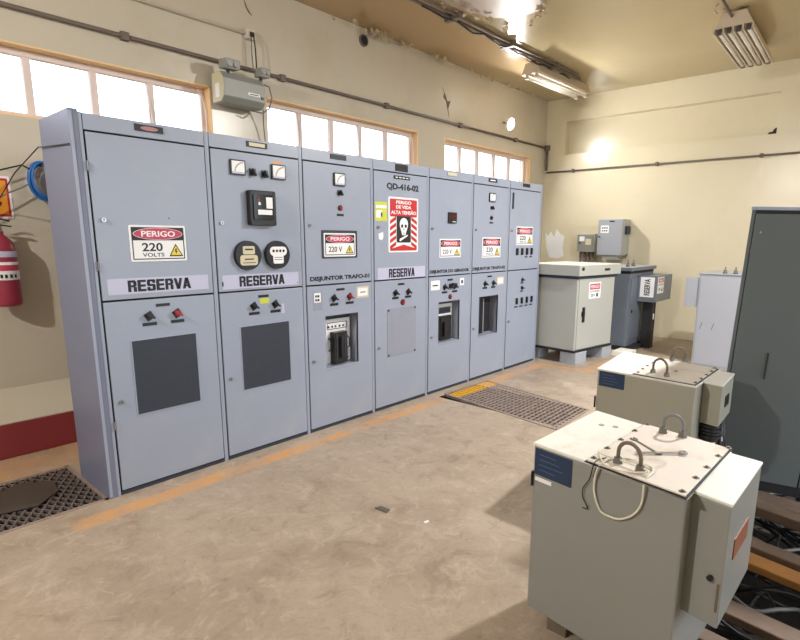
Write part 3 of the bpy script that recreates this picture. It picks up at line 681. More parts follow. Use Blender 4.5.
        pl('relay_mark', rect(.325, .333, 1.79, 1.81), -.0595, -.058, m_red, r); pl('relay_mark', rect(.323, .34, 1.765, 1.785), -.0595, -.058, m_white, r)
        for xx in (.275, .457):
            for zz in (1.642, 1.85): MB().cyl((xx, -.05, zz), (xx, -.056, zz), .008).build('screw', m_dkgrey, r)
        for k, cx in enumerate((.245, .482)):
            g = MB().cyl((cx, -.007, 1.427), (cx, -.035, 1.427), .101, .098, n=32).build('round_meter', m_black, ud)
            if k == 0:
                pl('register_window', rrect(cx-.045, cx+.045, 1.435, 1.49, .01), -.038, -.035, m_cream, g); pl('register_slot', rect(cx-.03, cx+.03, 1.463, 1.473), -.0395, -.038, m_ink, g)
                pl('meter_plate', rrect(cx-.068, cx+.066, 1.36, 1.43, .02), -.038, -.035, m_cream, g); pl('print_line', rect(cx-.035, cx+.035, 1.398, 1.406), -.039, -.038, m_ink, g)
                pl('print_line', rect(cx-.05, cx+.05, 1.376, 1.380), -.039, -.038, m_ink, g)
            else:
                pl('meter_plate', rrect(cx-.07, cx+.07, 1.42, 1.485, .03), -.038, -.035, m_white, g); pl('meter_plate', rrect(cx-.045, cx+.04, 1.365, 1.43, .012), -.0385, -.035, m_white, g)
                for k2 in range(4): pl('dial', ell(cx-.042+k2*.028, 1.455, .010, .010, 10), -.0392, -.0385, m_ink, g)
                for k2 in range(2): pl('print_line', rect(cx-.035, cx+.03, 1.392+k2*.015, 1.396+k2*.015), -.0395, -.0385, m_ink, g)
        strip(ud, .052, .669, 1.203, 1.298, .177, .545)
        pl('label_end', rect(.050, .058, 1.225, 1.255), -.0095, -.0085, m_ink, ud); pl('label_end', rect(.655, .662, 1.215, 1.222), -.0095, -.0085, m_ink, ud)
    if n == 3:
        meter(ud, .311, .424, 1.947, 2.046, 120); knob(ud, .372, 1.896, a=0, s=.02); button(ud, .374, 1.781); tagplate(ud, .374, 1.727, .07, .018)
        pl('sign_holder', rect(.178, .547, 1.389, 1.607), -.011, -.007, m_dkgrey, ud); warn_sign(ud, .197, .525, 1.402, 1.585, 'v', -.011)
        text('DISJUNTOR TRAFO-01', .057, .686, 1.208, 1.252, -.007, m_ink, ud, bold=.05)
    if n == 4:
        text('QD-416-02', .178, .595, 1.955, 2.02, -.007, m_ink, ud, bold=.05)
        pl('sticker', rect(.037, .18, 1.693, 1.852), -.0085, -.007, m_ygr, ud)
        pl('sticker_print', rect(.045, .172, 1.80, 1.825), -.0092, -.0085, m_white, ud); pl('sticker_print', rect(.05, .12, 1.72, 1.785), -.0092, -.0085, m_white, ud)
        pl('sticker_print', ell(.135, 1.745, .032, .028, 14), -.0092, -.0085, m_ygr, ud)
        pl('worn_tag', [(.075, 1.585), (.13, 1.60), (.135, 1.56), (.12, 1.53), (.08, 1.54)], -.008, -.007, m_white, ud)
        a, b, c, d = .197, .588, 1.424, 1.903; cx = (a+b)/2
        s = pl('danger_sign', rrect(a, b, c, d, .012), -.0095, -.007, m_white, ud)
        y = -.0095
        pl('red_header', rrect(a+.018, b-.018, 1.735, d-.016, .01), y-.0008, y, m_red, s)
        text('PERIGO', cx-.10, cx+.10, 1.845, 1.874, y-.0008, m_white, s, bold=.03); text('DE VIDA', cx-.10, cx+.10, 1.805, 1.834, y-.0008, m_white, s, bold=.03)
        text('ALTA TENSÃO', cx-.165, cx+.165, 1.757, 1.794, y-.0008, m_white, s, bold=.03)
        for k in range(5):       # slanting stripes left and right of the black panel
            zt = 1.70-k*.055
            pl('stripe', [(a+.018, zt), (cx-.10, zt+.04), (cx-.10, zt+.008), (a+.018, zt-.032)], y-.0008, y, m_red, s)
            pl('stripe', [(b-.018, zt), (cx+.10, zt+.04), (cx+.10, zt+.008), (b-.018, zt-.032)], y-.0008, y, m_red, s)
        pl('arrow', [(a+.02, 1.438), (b-.02, 1.438), (b-.02, 1.455), (cx, 1.492), (a+.02, 1.455)], y-.0008, y, m_red, s)
        pl('black_panel', rrect(cx-.094, cx+.094, 1.51, 1.742, .014), y-.0014, y, m_ink, s)
        y2 = y-.0014
        sk = [(cx+.055*math.cos(t)*1.0, 1.672+.055*math.sin(t)) for t in [math.radians(q5) for q5 in range(-20, 201, 20)]]
        sk += [(cx-.045, 1.635), (cx-.030, 1.60), (cx-.022, 1.575), (cx+.022, 1.575), (cx+.030, 1.60), (cx+.045, 1.635)]
        pl('skull', sk, y2-.0006, y2, m_white, s)
        for sx in (-1, 1): pl('eye_socket', ell(cx+sx*.024, 1.655, .015, .016, 12), y2-.0012, y2-.0006, m_ink, s)
        pl('nose_hole', [(cx-.007, 1.622), (cx+.007, 1.622), (cx, 1.642)], y2-.0012, y2-.0006, m_ink, s)
        for k in range(3): pl('tooth_gap', rect(cx-.013+k*.012, cx-.011+k*.012, 1.58, 1.605), y2-.0012, y2-.0006, m_ink, s)
        pl('bone', [(cx-.06, 1.528), (cx-.045, 1.523), (cx+.045, 1.565), (cx+.055, 1.578), (cx+.04, 1.578), (cx-.05, 1.545)], y2-.0006, y2, m_white, s)
        strip(ud, .061, .693, 1.183+.008, 1.293, .20, .545)
    if n == 5:
        r = MB().box(.304, .433, -.025, -.007, 1.697, 1.802).build('relay', m_black, ud, bevel=.003)
        pl('display', rect(.33, .41, 1.735, 1.785), -.0265, -.025, mat('dark_red_display', S(80, 20, 30), .2), r); pl('print_line', rect(.36, .42, 1.708, 1.714), -.026, -.025, m_white, r)
        warn_sign(ud, .181, .528, 1.362, 1.545, 'v', -.007)
        text('DISJUNTOR DO GERADOR', .035, .678, 1.203, 1.245, -.007, m_ink, ud, bold=.055)
    if n == 6:
        meter(ud, .299, .417, 1.938, 2.032, 120); knob(ud, .354, 1.876, a=0, s=.018); button(ud, .356, 1.770, m=m_black); tagplate(ud, .359, 1.719, .07, .016)
        warn_sign(ud, .198, .560, 1.346, 1.562, 'volts', -.007)
        text('DISJUNTOR TRAFO-02', .031, .67, 1.203, 1.247, -.007, m_ink, ud, bold=.05)
    if n == 7:
        hd = MB().box(.064, .088, -.02, -.007, 1.885, 2.065).build('handle', m_dkgrey, ud, bevel=.004)
        warn_sign(ud, .177, .561, 1.475, 1.691, 'volts', -.007)
        for k, xx in enumerate((.20, .312, .425, .535)):
            MB().box(xx-.014, xx+.014, -.03, -.007, 1.36, 1.44).build('lever_switch', m_black, ud, bevel=.003); 
            if k > 1: tagplate(ud, xx, 1.335, .065, .016)
    # lower doors
    def lowpair(xa, xb, z=1.072, zl=1.021, red=(False, False)):
        knob(ld, xa, z, m_redbtn if red[0] else None, 30); knob(ld, xb, z, m_redbtn if red[1] else None, 30); tagplate(ld, xa, zl, .085, .02); tagplate(ld, xb, zl, .085, .02)
    if n < 7: tagplate(ld, .360, 1.138, .085, .018)
    def ventpanel(a, b, c, d):
        g = MB().box(a, b, -.0095, -.007, c, d).build('vent_panel', m_dkgrey, ld)
        t = .006; MB().box(a-t, a, -.011, -.007, c-t, d+t).box(b, b+t, -.011, -.007, c-t, d+t).box(a, b, -.011, -.007, c-t, c).box(a, b, -.011, -.007, d, d+t).build('vent_frame', m_steel, g)
    if n == 1:
        lowpair(.272, .443, 1.077, 1.028, (False, True)); ventpanel(.158, .553, .482, .936)
    if n == 2:
        lowpair(.279, .455); pl('yellow_sticker', rect(.33, .405, 1.085, 1.122), -.0085, -.007, m_ygr, ld)
        pl('worn_tag', [(.505, 1.0), (.535, 1.0), (.53, 1.07), (.51, 1.07)], -.008, -.007, m_lilac, ld); ventpanel(.166, .565, .484, .935)
    if n == 3:
        lowpair(.289, .457, red=(False, True)); pl('worn_tag', rect(.078, .17, .986, 1.132), -.008, -.007, m_steel2, ld)
        wt = pl('paper_tag', rect(.09, .155, 1.05, 1.125), -.009, -.008, m_white, ld)
        for k in range(4): pl('print_mark', rect(.10+.02*(k % 2), .115+.025*(k % 2), 1.06+.03*(k//2), 1.078+.03*(k//2)), -.0096, -.009, m_ink, wt)
        st = pl('sticker', rect(.536, .673, 1.052, 1.147), -.009, -.007, m_cream, ld); pl('print_field', rect(.55, .659, 1.068, 1.133), -.0098, -.009, m_white, st); pl('print_line', rect(.575, .635, 1.095, 1.103), -.0104, -.0098, m_dkgrey, st)
    if n == 4:
        lowpair(.284, .455, 1.062, 1.016); button(ld, .380, .971, .022)
        bp_ = MB().box(.175, .562, -.011, -.007, .482, .924).build('blank_panel', m_steel2, ld)
        for xx in (.19, .547):
            for zz in (.497, .909): MB().cyl((xx, -.011, zz), (xx, -.015, zz), .009, n=10).build('screw', m_black, bp_)
    if n == 5:
        st = pl('sticker', rect(.055, .191, 1.048, 1.142), -.009, -.007, m_white, ld); pl('print_line', rect(.08, .165, 1.088, 1.10), -.0098, -.009, m_dkgrey, st)
        st = pl('paper_tag', rect(.525, .595, 1.072, 1.147), -.009, -.007, m_white, ld); pl('print_mark', rect(.545, .575, 1.09, 1.125), -.0098, -.009, m_dkgrey, st)
        lowpair(.271, .437, 1.07, 1.017); button(ld, .361, .967, .02)
        MB().box(.34, .45, -.035, -.007, 1.055, 1.10).build('cam_lock', m_black, ld, bevel=.004); MB().cyl((.36, -.035, 1.09), (.36, -.06, 1.09), .018).build('cam', m_black, ld)
    if n == 6:
        lowpair(.271, .436, 1.061, 1.015); st = pl('sticker', rect(.508, .652, 1.035, 1.123), -.009, -.007, m_cream, ld); pl('print_field', rect(.53, .63, 1.05, 1.108), -.0098, -.009, m_white, st)
    if n == 7:
        knob(ld, .355, 1.063, s=.02); tagplate(ld, .355, 1.025, .07, .014); knob(ld, .353, .965, s=.02); tagplate(ld, .353, .925, .07, .014)
        for k, xx in enumerate((.232, .35, .47, .585)):
            MB().box(xx-.013, xx+.013, -.03, -.007, .775, .85).build('lever_switch', m_black, ld, bevel=.003); tagplate(ld, xx, .743, .08, .016)

# ------------------------------------------------------------------ left: extinguisher, sign, blue coil, wires
ex = thing('fire_extinguisher', 'crimson fire extinguisher hung on the wall at the left edge', 'fire extinguisher', (-.115, 1.42, 1.05))
MB().lathe([(.06, .0), (.082, .012), (.085, .03), (.085, .40), (.075, .45), (.045, .49), (.025, .505), (.025, .53)], 0, 0, 28).build('cylinder', m_ext, ex, smooth=True)
MB().lathe([(.0858, .19), (.0862, .191), (.0862, .315), (.0858, .316)], 0, 0, 28).build('label', m_white, ex, smooth=True)
MB().lathe([(.0866, .255), (.0868, .256), (.0868, .295), (.0866, .296)], 0, 0, 28).build('label_band', m_pink, ex, smooth=True)
MB().lathe([(.086, .35), (.0863, .351), (.0863, .39), (.086, .391)], 0, 0, 28).build('label', m_lilac, ex, smooth=True)
for k, (dx, dz) in enumerate(((.02, .20), (.045, .20), (-.01, .20), (-.035, .2))):
    a = math.asin(dx/.087); MB().box(dx-.008, dx+.008, -.0885*math.cos(a), -.085*math.cos(a)+.0, dz+.005, dz+.03).build('pictogram', m_ink, ex)
MB().cyl((0, 0, .53), (0, 0, .565), .02).build('valve', m_chrome, ex)
MB().add([(-.06, -.01, .575), (.075, -.012, .56), (.075, .012, .56), (-.06, .01, .575), (-.06, -.01, .585), (.075, -.012, .568), (.075, .012, .568), (-.06, .01, .585)],
         [(0, 1, 2, 3), (7, 6, 5, 4), (0, 4, 5, 1), (2, 6, 7, 3), (1, 5, 6, 2), (0, 3, 7, 4)]).build('squeeze_handle', m_black, ex)
MB().tube([(-.05, 0, .60), (.02, 0, .615), (.07, 0, .60)], .006, 6).build('lever', m_black, ex)
MB().tube([(-.02, 0, .55), (-.09, -.02, .54), (-.115, -.03, .40), (-.10, -.04, .12)], .012, 8).build('hose', m_black, ex)
MB().box(-.02, .02, .07, .129, .44, .50).build('hook', m_chrome, ex)
sg = thing('extinguisher_sign', 'yellow and red arrow sign on the wall above the fire extinguisher', 'sign', (-.13, 1.545, 1.67))
pl('panel', rrect(-.14, .145, 0, .30, .01), 0, .004, m_white, sg)
pl('red_frame', rrect(-.125, .130, .016, .284, .006), -.001, 0, m_red, sg)
pl('yellow_field', rect(-.112, .117, .032, .268), -.002, -.001, m_orange, sg)
pl('arrow', [(-.03, .10), (.03, .10), (.03, .16), (.085, .11), (.05, .06), (.0, .045), (-.05, .06), (-.08, .11), (-.03, .16)], -.003, -.002, mat('dark_red_print', S(110, 24, 30), .5), sg)
pl('flame_mark', [(-.03, .18), (.04, .18), (.06, .22), (.03, .25), (-.02, .24)], -.003, -.002, mat('dark_red_print', S(110, 24, 30), .5), sg)
bc = thing('cable_coil', 'coil of blue cable hanging on the wall behind the first cabinet', 'cable coil', (.21, 1.47, 1.95))
for k in range(7):
    r = .105+.006*(k % 3); MB().tube([(r*math.cos(a)*.75+.006*math.sin(k*2), -.03+.012*k, r*1.15*math.sin(a)+.01*math.cos(k)) for a in [2*PI*i/28 for i in range(28)]], .0085, 6, True).build('loop', m_bluec, bc, smooth=True)
MB().cyl((0, .08, .10), (0, -.06, .12), .008).build('hook', m_chrome, bc)
MB().tube([(-.07, 0, .07), (-.13, -.01, .10), (-.30, -.02, .04), (-.5, -.03, -.12), (-.8, -.02, -.3)], .006, 6).build('cable', m_cable, bc)
MB().tube([(-.08, 0, -.02), (-.15, -.01, -.06), (-.25, -.02, -.11), (-.5, -.02, -.28)], .006, 6).build('cable', m_cableg, bc)
w_ = MB().tube([(-.62, 1.50, 1.30), (-.30, 1.47, 1.60), (-.10, 1.44, 1.775), (-.075, 1.0, 1.95), (-.062, .5, 2.06), (-.056, .0, 2.03)], .004, 6).build('wire', m_cable)
tag(w_, 'thin dark wire strung from the left wall to the top of the first cabinet', 'wire')

# ------------------------------------------------------------------ floor gratings
g1 = thing('floor_grating', 'dark expanded-metal floor grating left of the first cabinet', 'grating', (0, 0, 0))
a, b, c, d = -.66, -.052, .0, .73
MB().box(a, b, c, c+.02, -.02, .006).box(a, b, d-.02, d, -.02, .006).box(a, a+.02, c, d, -.02, .006).box(b-.02, b, c, d, -.02, .006).build('frame', m_rust, g1)
lm = MB()
def clipseg(x0, y0, x1, y1, R_):
    a_, b_2, c_, d_ = R_; t0, t1 = 0, 1; dx, dy = x1-x0, y1-y0
    for p, q_ in ((-dx, x0-a_), (dx, b_2-x0), (-dy, y0-c_), (dy, d_-y0)):
        if abs(p) < 1e-9:
            if q_ < 0: return None
        else:
            r = q_/p
            if p < 0: t0 = max(t0, r)
            else: t1 = min(t1, r)
    return None if t0 >= t1 else (x0+dx*t0, y0+dy*t0, x0+dx*t1, y0+dy*t1)
for k in range(-20, 30):
    for s_ in (1, -1):
        x = a+k*.055; sgm = clipseg(x, c, x+s_*.75, c+1.25, (a+.01, b-.01, c+.01, d-.01)) if s_ == 1 else clipseg(x+.9, c, x+.9-.75, c+1.25, (a+.01, b-.01, c+.01, d-.01))
        if not sgm: continue
        p, q_ = Vector((sgm[0], sgm[1], 0)), Vector((sgm[2], sgm[3], 0)); nn = Vector((-(q_-p).y, (q_-p).x, 0)).normalized()*.0035
        zt = .003 if s_ == 1 else 0
        lm.prism([(p+nn)[:2], (p-nn)[:2], (q_-nn)[:2], (q_+nn)[:2]], -.018, zt)
o = lm.build('mesh', m_rust2, g1); o['kind'] = 'stuff'
rag = MB().prism([(-.56, .25), (-.36, .20), (-.22, .33), (-.20, .52), (-.36, .62), (-.52, .55)], .007, .012).build('rubber_scrap', m_fixe)
tag(rag, 'flat dark scrap of sheet lying on the left floor grating', 'scrap')

g2 = thing('floor_grating', 'rusty bar floor grating with yellow end in front of the middle cabinets', 'grating', (0, 0, 0))
def gp(u, v_):  # u across, v along; bilinear on quad
    A_, B_, C_, D_ = [Vector(q5) for q5 in GQ]
    return (A_*(1-u)+B_*u)*(1-v_)+(D_*(1-u)+C_*u)*v_
def gbar(mb, u0, v0, u1, v1, t, z0=-.02, z1=.004):
    p, q_ = gp(u0, v0), gp(u1, v1); nn = Vector((-(q_-p).y, (q_-p).x)).normalized()*t
    mb.prism([tuple(p+nn), tuple(p-nn), tuple(q_-nn), tuple(q_+nn)], z0, z1)
fr = MB(); gbar(fr, 0, 0, 1, 0, .012, -.02, .006); gbar(fr, 0, 1, 1, 1, .012, -.02, .006); gbar(fr, 0, 0, 0, 1, .012, -.02, .006); gbar(fr, 1, 0, 1, 1, .012, -.02, .006); fr.build('frame', m_rust, g2)
bars = MB(); yb = MB(); nb_ = 28
for i in range(1, nb_):
    v_ = i/nb_; gbar(yb if v_ > .86 else bars, .01, v_, .99, v_, .009)
for i in range(1, 10): gbar(bars, i/10, .01, i/10, .86, .003, -.012, .006)
o = bars.build('bars', m_rust, g2); o['kind'] = 'stuff'
o = yb.build('painted_bars', m_yelp, g2, label='yellow painted end bars'); o['kind'] = 'stuff'

# ------------------------------------------------------------------ dry-type transformer boxes in the foreground
def lerp(p, q_, t): return (p[0]+(q_[0]-p[0])*t, p[1]+(q_[1]-p[1])*t)
def off(poly, d):  # naive outward offset from centroid
    cx = sum(p[0] for p in poly)/len(poly); cy = sum(p[1] for p in poly)/len(poly)
    out = []
    for x, y in poly:
        v_ = Vector((x-cx, y-cy)); out.append((x+d*(1 if v_.x > 0 else -1), y+d*(1 if v_.y > 0 else -1)))
    return out
def eye(par, p, q_, z, h, m, rr=.0068):
    p, q_ = Vector((*p, z)), Vector((*q_, z)); mid = (p+q_)/2; hw = (q_-p)/2; r = hw.length
    pts = [p]+[mid-hw*math.cos(a)+Vector((0, 0, h-r+r*math.sin(a))) for a in [PI*i/10 for i in range(11)]]+[q_]
    e = MB().tube(pts, rr, 8).build('lifting_eye', m, par, smooth=True)
    for w in (p, q_): MB().cyl(w, w+Vector((0, 0, .025)), .018, .013, n=6).build('nut', m_bolt, e)
def trafo_box(label, A, B, G, K, side, ztop, zbase, zside, plate, bolts, eyes, namep, feet, mbody, side_tag):
    """A left-front, B left-back, G right-front, K right-back of the top outline"""
    e = thing('transformer_box', label, 'transformer', (*lerp(A, K, .5), 0))
    ox, oy = e.location.x, e.location.y
    L2 = lambda P: [(x-ox, y-oy) for x, y in P]
    body = MB().prism(L2([A, B, K, G]), zbase, ztop-.012).build('body', mbody, e, bevel=.006)
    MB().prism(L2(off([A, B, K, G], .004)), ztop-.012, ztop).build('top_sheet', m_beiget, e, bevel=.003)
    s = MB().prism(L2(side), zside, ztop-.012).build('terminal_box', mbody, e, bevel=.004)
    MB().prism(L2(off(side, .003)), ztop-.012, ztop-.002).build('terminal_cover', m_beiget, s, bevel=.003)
    MB().prism(L2(off(plate, .006)), ztop, ztop+.003).build('plate_gasket', m_gap, e)
    MB().prism(L2(plate), ztop+.003, ztop+.009).build('access_plate', m_plate, e, bevel=.002)
    for x, y in bolts:
        bt = MB().cyl((x-ox, y-oy, ztop), (x-ox, y-oy, ztop+.010), .012, n=6).build('bolt', m_bolt, e)
        MB().cyl((x-ox, y-oy, ztop+.010), (x-ox, y-oy, ztop+.015), .005, n=8).build('shank', m_bolt, bt)
    for p, q_, h, m in eyes: eye(e, L2([p])[0], L2([q_])[0], ztop+.005, h, m)
    # nameplate on the A-G face
    a, g = Vector(L2([A])[0]), Vector(L2([G])[0]); d = (g-a).normalized(); nrm = Vector((d.y, -d.x))
    if nrm.x > 0: nrm = -nrm
    def face(name, t0, t1, z0, z1, th, m, par):
        P = [a+d*t0, a+d*t1, a+d*t1+nrm*th, a+d*t0+nrm*th]
        return MB().prism([tuple(v_) for v_ in P], z0, z1).build(name, m, par)
    t0, t1, z0, z1 = namep
    np_ = face('nameplate', t0, t1, z0, z1, .003, m_navy, e)
    for k in range(4):
        zz = z1-(k+1)*(z1-z0)/5.2
        face('print_line', t0+.02, t0+.02+(t1-t0)*(.45+.1*(k % 3)), zz-.003, zz, .0036, mat('faded_print', S(70, 96, 136), .5), np_)
    for f_ in feet: MB().box(f_[0]-ox, f_[1]-ox, f_[2]-oy, f_[3]-oy, .0, zbase).build('foot', m_iron, e)
    return e, face, L2
# near box
A, B, G, K = (.655, -2.428), (1.185, -2.448), (.572, -2.990), (1.05, -3.01)
side = [(.634, -2.985), (1.045, -3.0), (1.027, -3.113), (.607, -3.104)]
bolts = [(.759, -2.668), (.878, -2.673), (1.012, -2.677), (1.120, -2.690), (.640, -2.668), (1.06, -3.0), (.951, -2.99), (.818, -2.985), (.705, -2.98), (.575, -2.975)]
nb, face, L2 = trafo_box('large beige transformer box nearest the camera with spanners and white cord on top', A, B, G, K, side, .793, .10, .375,
    [(.612, -2.655), (1.127, -2.678), (1.061, -3.004), (.552, -2.990)], bolts,
    [((.655, -2.746), (.635, -2.828), .088, m_iron), ((1.063, -2.768), (1.066, -2.840), .085, m_cableg)], (.008, .17, .67, .775), [(.70, 1.05, -2.58, -2.50), (.66, 1.0, -2.95, -2.88)], m_beige, None)
face('sticker', .012, .085, .645, .66, .002, m_white, nb)
face('latch', -.0, .004, .62, .68, .012, m_black, nb)
MB().box(.10, .35, -.02, .01, -.03, -.029).build('skid', m_iron, nb) if False else None
ox, oy = nb.location.x, nb.location.y
for x, y in ((1.013, -2.54), (1.028, -2.593)): MB().cyl((x-ox, y-oy, .793), (x-ox, y-oy, .7945), .012, n=12).build('hole_plug', m_rust, nb)
# red-brown tag, lock and hinge on the terminal box
s1, s2 = Vector((.607-ox, -3.104-oy)), Vector((1.027-ox, -3.113-oy)); dd = (s2-s1).normalized()
MB().prism([tuple(s1+dd*.10), tuple(s1+dd*.29), tuple(s1+dd*.29+Vector((0, -.003))), tuple(s1+dd*.10+Vector((0, -.003)))], .565, .635).build('rating_tag', m_brown, nb)
f1, f2 = Vector((.634-ox, -2.985-oy)), Vector((.607-ox, -3.104-oy)); fd = (f2-f1).normalized(); fn = Vector((fd.y, -fd.x)); fn = -fn if fn.x > 0 else fn
kp = f1+fd*.088; MB().cyl((kp.x, kp.y, .535), (kp.x+fn.x*.012, kp.y+fn.y*.012, .535), .009, n=12).build('lock', m_black, nb)
kp = f1+fd*.112; MB().cyl((kp.x, kp.y, .43), (kp.x, kp.y, .525), .004, n=6).build('hinge', m_iron, nb)
# second box
A2, B2, G2, K2 = (1.98, -2.115), (2.578, -2.053), (1.945, -2.665), (2.44, -2.67)
side2 = [(2.085, -2.668), (2.415, -2.668), (2.399, -2.756), (2.061, -2.769)]
bolts2 = [(x, y) for x, y in ((2.0, -2.345), (2.10, -2.335), (2.20, -2.33), (2.30, -2.328), (2.395, -2.325), (1.975, -2.655), (2.09, -2.655), (2.2, -2.655), (2.31, -2.655), (2.41, -2.65), (2.17, -2.5))]
nb2, face2, L22 = trafo_box('beige transformer box behind the nearest one with two grey lifting eyes', A2, B2, G2, K2, side2, .793, .10, .555,
    [(1.972, -2.330), (2.412, -2.312), (2.428, -2.660), (1.95, -2.658)], bolts2,
    [((2.046, -2.411), (2.007, -2.498), .095, m_iron), ((2.482, -2.388), (2.505, -2.458), .085, m_iron)], (.013, .167, .69, .78), [(2.03, 2.45, -2.2, -2.14), (2.0, 2.4, -2.6, -2.54)], m_beige2, None)
ox, oy = nb2.location.x, nb2.location.y
MB().box(2.18-ox, 2.27-ox, -2.768-oy, -2.762-oy, .64, .70).build('rating_tag', m_black, nb2)
face2('latch', -.006, .0, .55, .62, .012, m_black, nb2)
bs = MB()
for k in range(4): bs.cyl((2.14-ox, -2.715-oy, .47+.02*k), (2.14-ox, -2.715-oy, .485+.02*k), .058-.003*(k % 2), n=18)
bs.cyl((2.14-ox, -2.715-oy, .45), (2.14-ox, -2.715-oy, .556), .047, n=18)
bs.build('cable_gland', m_cable, nb2)
for k in range(3): MB().tube([(2.25+.04*k-ox, -2.73-oy, .556), (2.25+.045*k-ox, -2.75-oy, .40), (2.27+.06*k-ox, -2.80-oy, .15), (2.3+.06*k-ox, -2.95-oy, -.2)], .012, 8).build('cable', m_cable, nb2, smooth=True)
for k in range(3): MB().cyl((2.26+.04*k-ox, -2.745-oy, .44-.04*k), (2.262+.04*k-ox, -2.748-oy, .415-.04*k), .0135, n=8).build('cable_mark', m_white, nb2)

# cord looped round the lifting eye and two open spanners
def spline(pts, n=8, closed=False):
    P = [Vector(p) for p in pts]; out = []; k = len(P)
    for i in range(k if closed else k-1):
        p0, p1, p2, p3 = (P[(i-1) % k], P[i], P[(i+1) % k], P[(i+2) % k]) if closed else (P[max(i-1, 0)], P[i], P[i+1], P[min(i+2, k-1)])
        for j in range(n):
            t = j/n; out.append(.5*((2*p1)+(-p0+p2)*t+(2*p0-5*p1+4*p2-p3)*t*t+(-p0+3*p1-3*p2+p3)*t*t*t))
    if not closed: out.append(P[-1])
    return out
ZT = .803
def fpt(t, z, o=.008):   # point on the A-G face of the near box, t metres from A
    a, g = Vector(A), Vector(G); d = (g-a).normalized(); nrm = Vector((-d.y, d.x)) if Vector((-d.y, d.x)).x < 0 else Vector((d.y, -d.x))
    p = a+d*t+nrm*o; return (p.x, p.y, z)
cord = spline([fpt(.282, ZT-.004), fpt(.266, .74), fpt(.268, .69), fpt(.292, .638), fpt(.325, .628), fpt(.368, .635), fpt(.412, .67), fpt(.436, .72), fpt(.44, ZT-.006),
               (.665, -2.86, ZT+.004), (.70, -2.80, ZT+.004), (.68, -2.73, ZT+.004)], 8, True)
tag(MB().tube(cord, .0038, 6, True).build('cord', m_string, smooth=True), 'long white cord loop hanging down the front of the nearest transformer box', 'cord')
cord = spline([(.70, -2.66, ZT+.002), (.66, -2.70, ZT+.012), (.645, -2.79, ZT+.013), (.62, -2.86, ZT+.012), fpt(.36, ZT), fpt(.30, ZT+.002), (.66, -2.68, ZT+.006)], 8)
tag(MB().tube(cord, .0033, 6).build('cord', m_string, smooth=True), 'short white cord piece lying flat at the foot of the front lifting eye', 'cord')
wr = spline([(.67, -2.70, ZT), fpt(.262, ZT), fpt(.245, .735), fpt(.222, .69), fpt(.225, .655), fpt(.245, .625), fpt(.225, .618)], 8)
tag(MB().tube(wr, .002, 5).build('wire', m_cable, smooth=True), 'thin dark wire dangling left of the white cord loop on the nearest transformer box', 'wire')
def spanner(p, q_, label, m, z):
    p, q_ = Vector(p), Vector(q_); L_ = (q_-p).length; ang = math.atan2((q_-p).y, (q_-p).x)
    e = thing('spanner', label, 'spanner', (*p, z), ang)
    MB().prism([(.012, -.004), (L_-.012, -.005), (L_-.012, .005), (.012, .004)], 0, .005).build('shaft', m, e, bevel=.001)
    jaw = [(-.012, -.004), (-.010, -.011), (.004, -.013), (.016, -.006), (.016, .006), (.004, .013), (-.010, .011), (-.012, .004), (-.001, .005), (-.001, -.005)]
    MB().prism(jaw, 0, .006).build('open_jaw', m, e)
    ring = MB(); n = 14
    for i in range(n):
        a, b = 2*PI*i/n, 2*PI*(i+1)/n
        ring.prism([(L_+.012*math.cos(a), .012*math.sin(a)), (L_+.012*math.cos(b), .012*math.sin(b)), (L_+.006*math.cos(b), .006*math.sin(b)), (L_+.006*math.cos(a), .006*math.sin(a))], 0, .006)
    ring.build('ring_end', m, e)
spanner((.913, -2.709), (.828, -2.826), 'dull dark spanner lying aslant between the lifting eyes of the nearest transformer', m_bolt, .800)
spanner((.882, -2.893), (.778, -2.775), 'shiny chrome spanner lying beside the dark one, pointing right', m_chrome, .8065)

# ------------------------------------------------------------------ grey-green box on concrete blocks
P0 = Vector((5.134, -.503)); dR = Vector((math.cos(math.radians(-9)), math.sin(math.radians(-9)))); dL = Vector((.075, .997))
e = thing('transformer_housing', 'grey-green metal transformer housing with a wide lid standing on concrete blocks', 'cabinet', (*P0, 0))
def q4(u0, u1, v0, v1): return [tuple(dR*u0+dL*v0), tuple(dR*u1+dL*v0), tuple(dR*u1+dL*v1), tuple(dR*u0+dL*v1)]
MB().prism(q4(0, .84, 0, .72), .178, 1.108).build('body', m_gg, e, bevel=.005)
MB().prism(q4(-.05, .89, -.05, .77), 1.108, 1.235).build('lid', m_gg, e, bevel=.006)
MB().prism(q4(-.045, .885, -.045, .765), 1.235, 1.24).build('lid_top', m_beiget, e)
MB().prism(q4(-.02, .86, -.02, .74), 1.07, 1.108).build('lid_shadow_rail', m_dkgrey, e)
MB().prism(q4(.03, .815, -.012, 0), .19, 1.075).build('door', m_gg, e, bevel=.003)
MB().prism(q4(-.01, .85, -.01, .73), .15, .178).build('base_rail', m_gap, e)
hd = MB().prism(q4(.115, .15, -.035, -.012), .53, .72).build('door_handle', m_black, e, bevel=.006)
MB().prism(q4(.10, .165, -.016, -.012), .60, .66).build('handle_plate', m_black, e)
def fsign(par, u0, u1, z0, z1, o, M_=None):
    s = MB().prism(q4(u0, u1, o-.002, o), z0, z1).build('warning_sign', m_white, par)
    MB().prism(q4(u0+.02, u1-.02, o-.003, o-.002), z1-.09, z1-.02).build('header', m_pink, s)
    return s
def text_on(s, u0, u1, z0, z1, org, dirv, nrm, m, par, bold=.01):
    """lettering on a vertical face: org + dirv*u, offset nrm"""
    o = text(s, u0, u1, z0, z1, 0, m, par, bold)
    for v_ in o.data.vertices:
        u, y, z = v_.co; p = Vector(org)+Vector(dirv)*u+Vector(nrm)*(-y); v_.co = (p.x, p.y, z)
    return o
s = fsign(e, .235, .50, .815, 1.02, -.012)
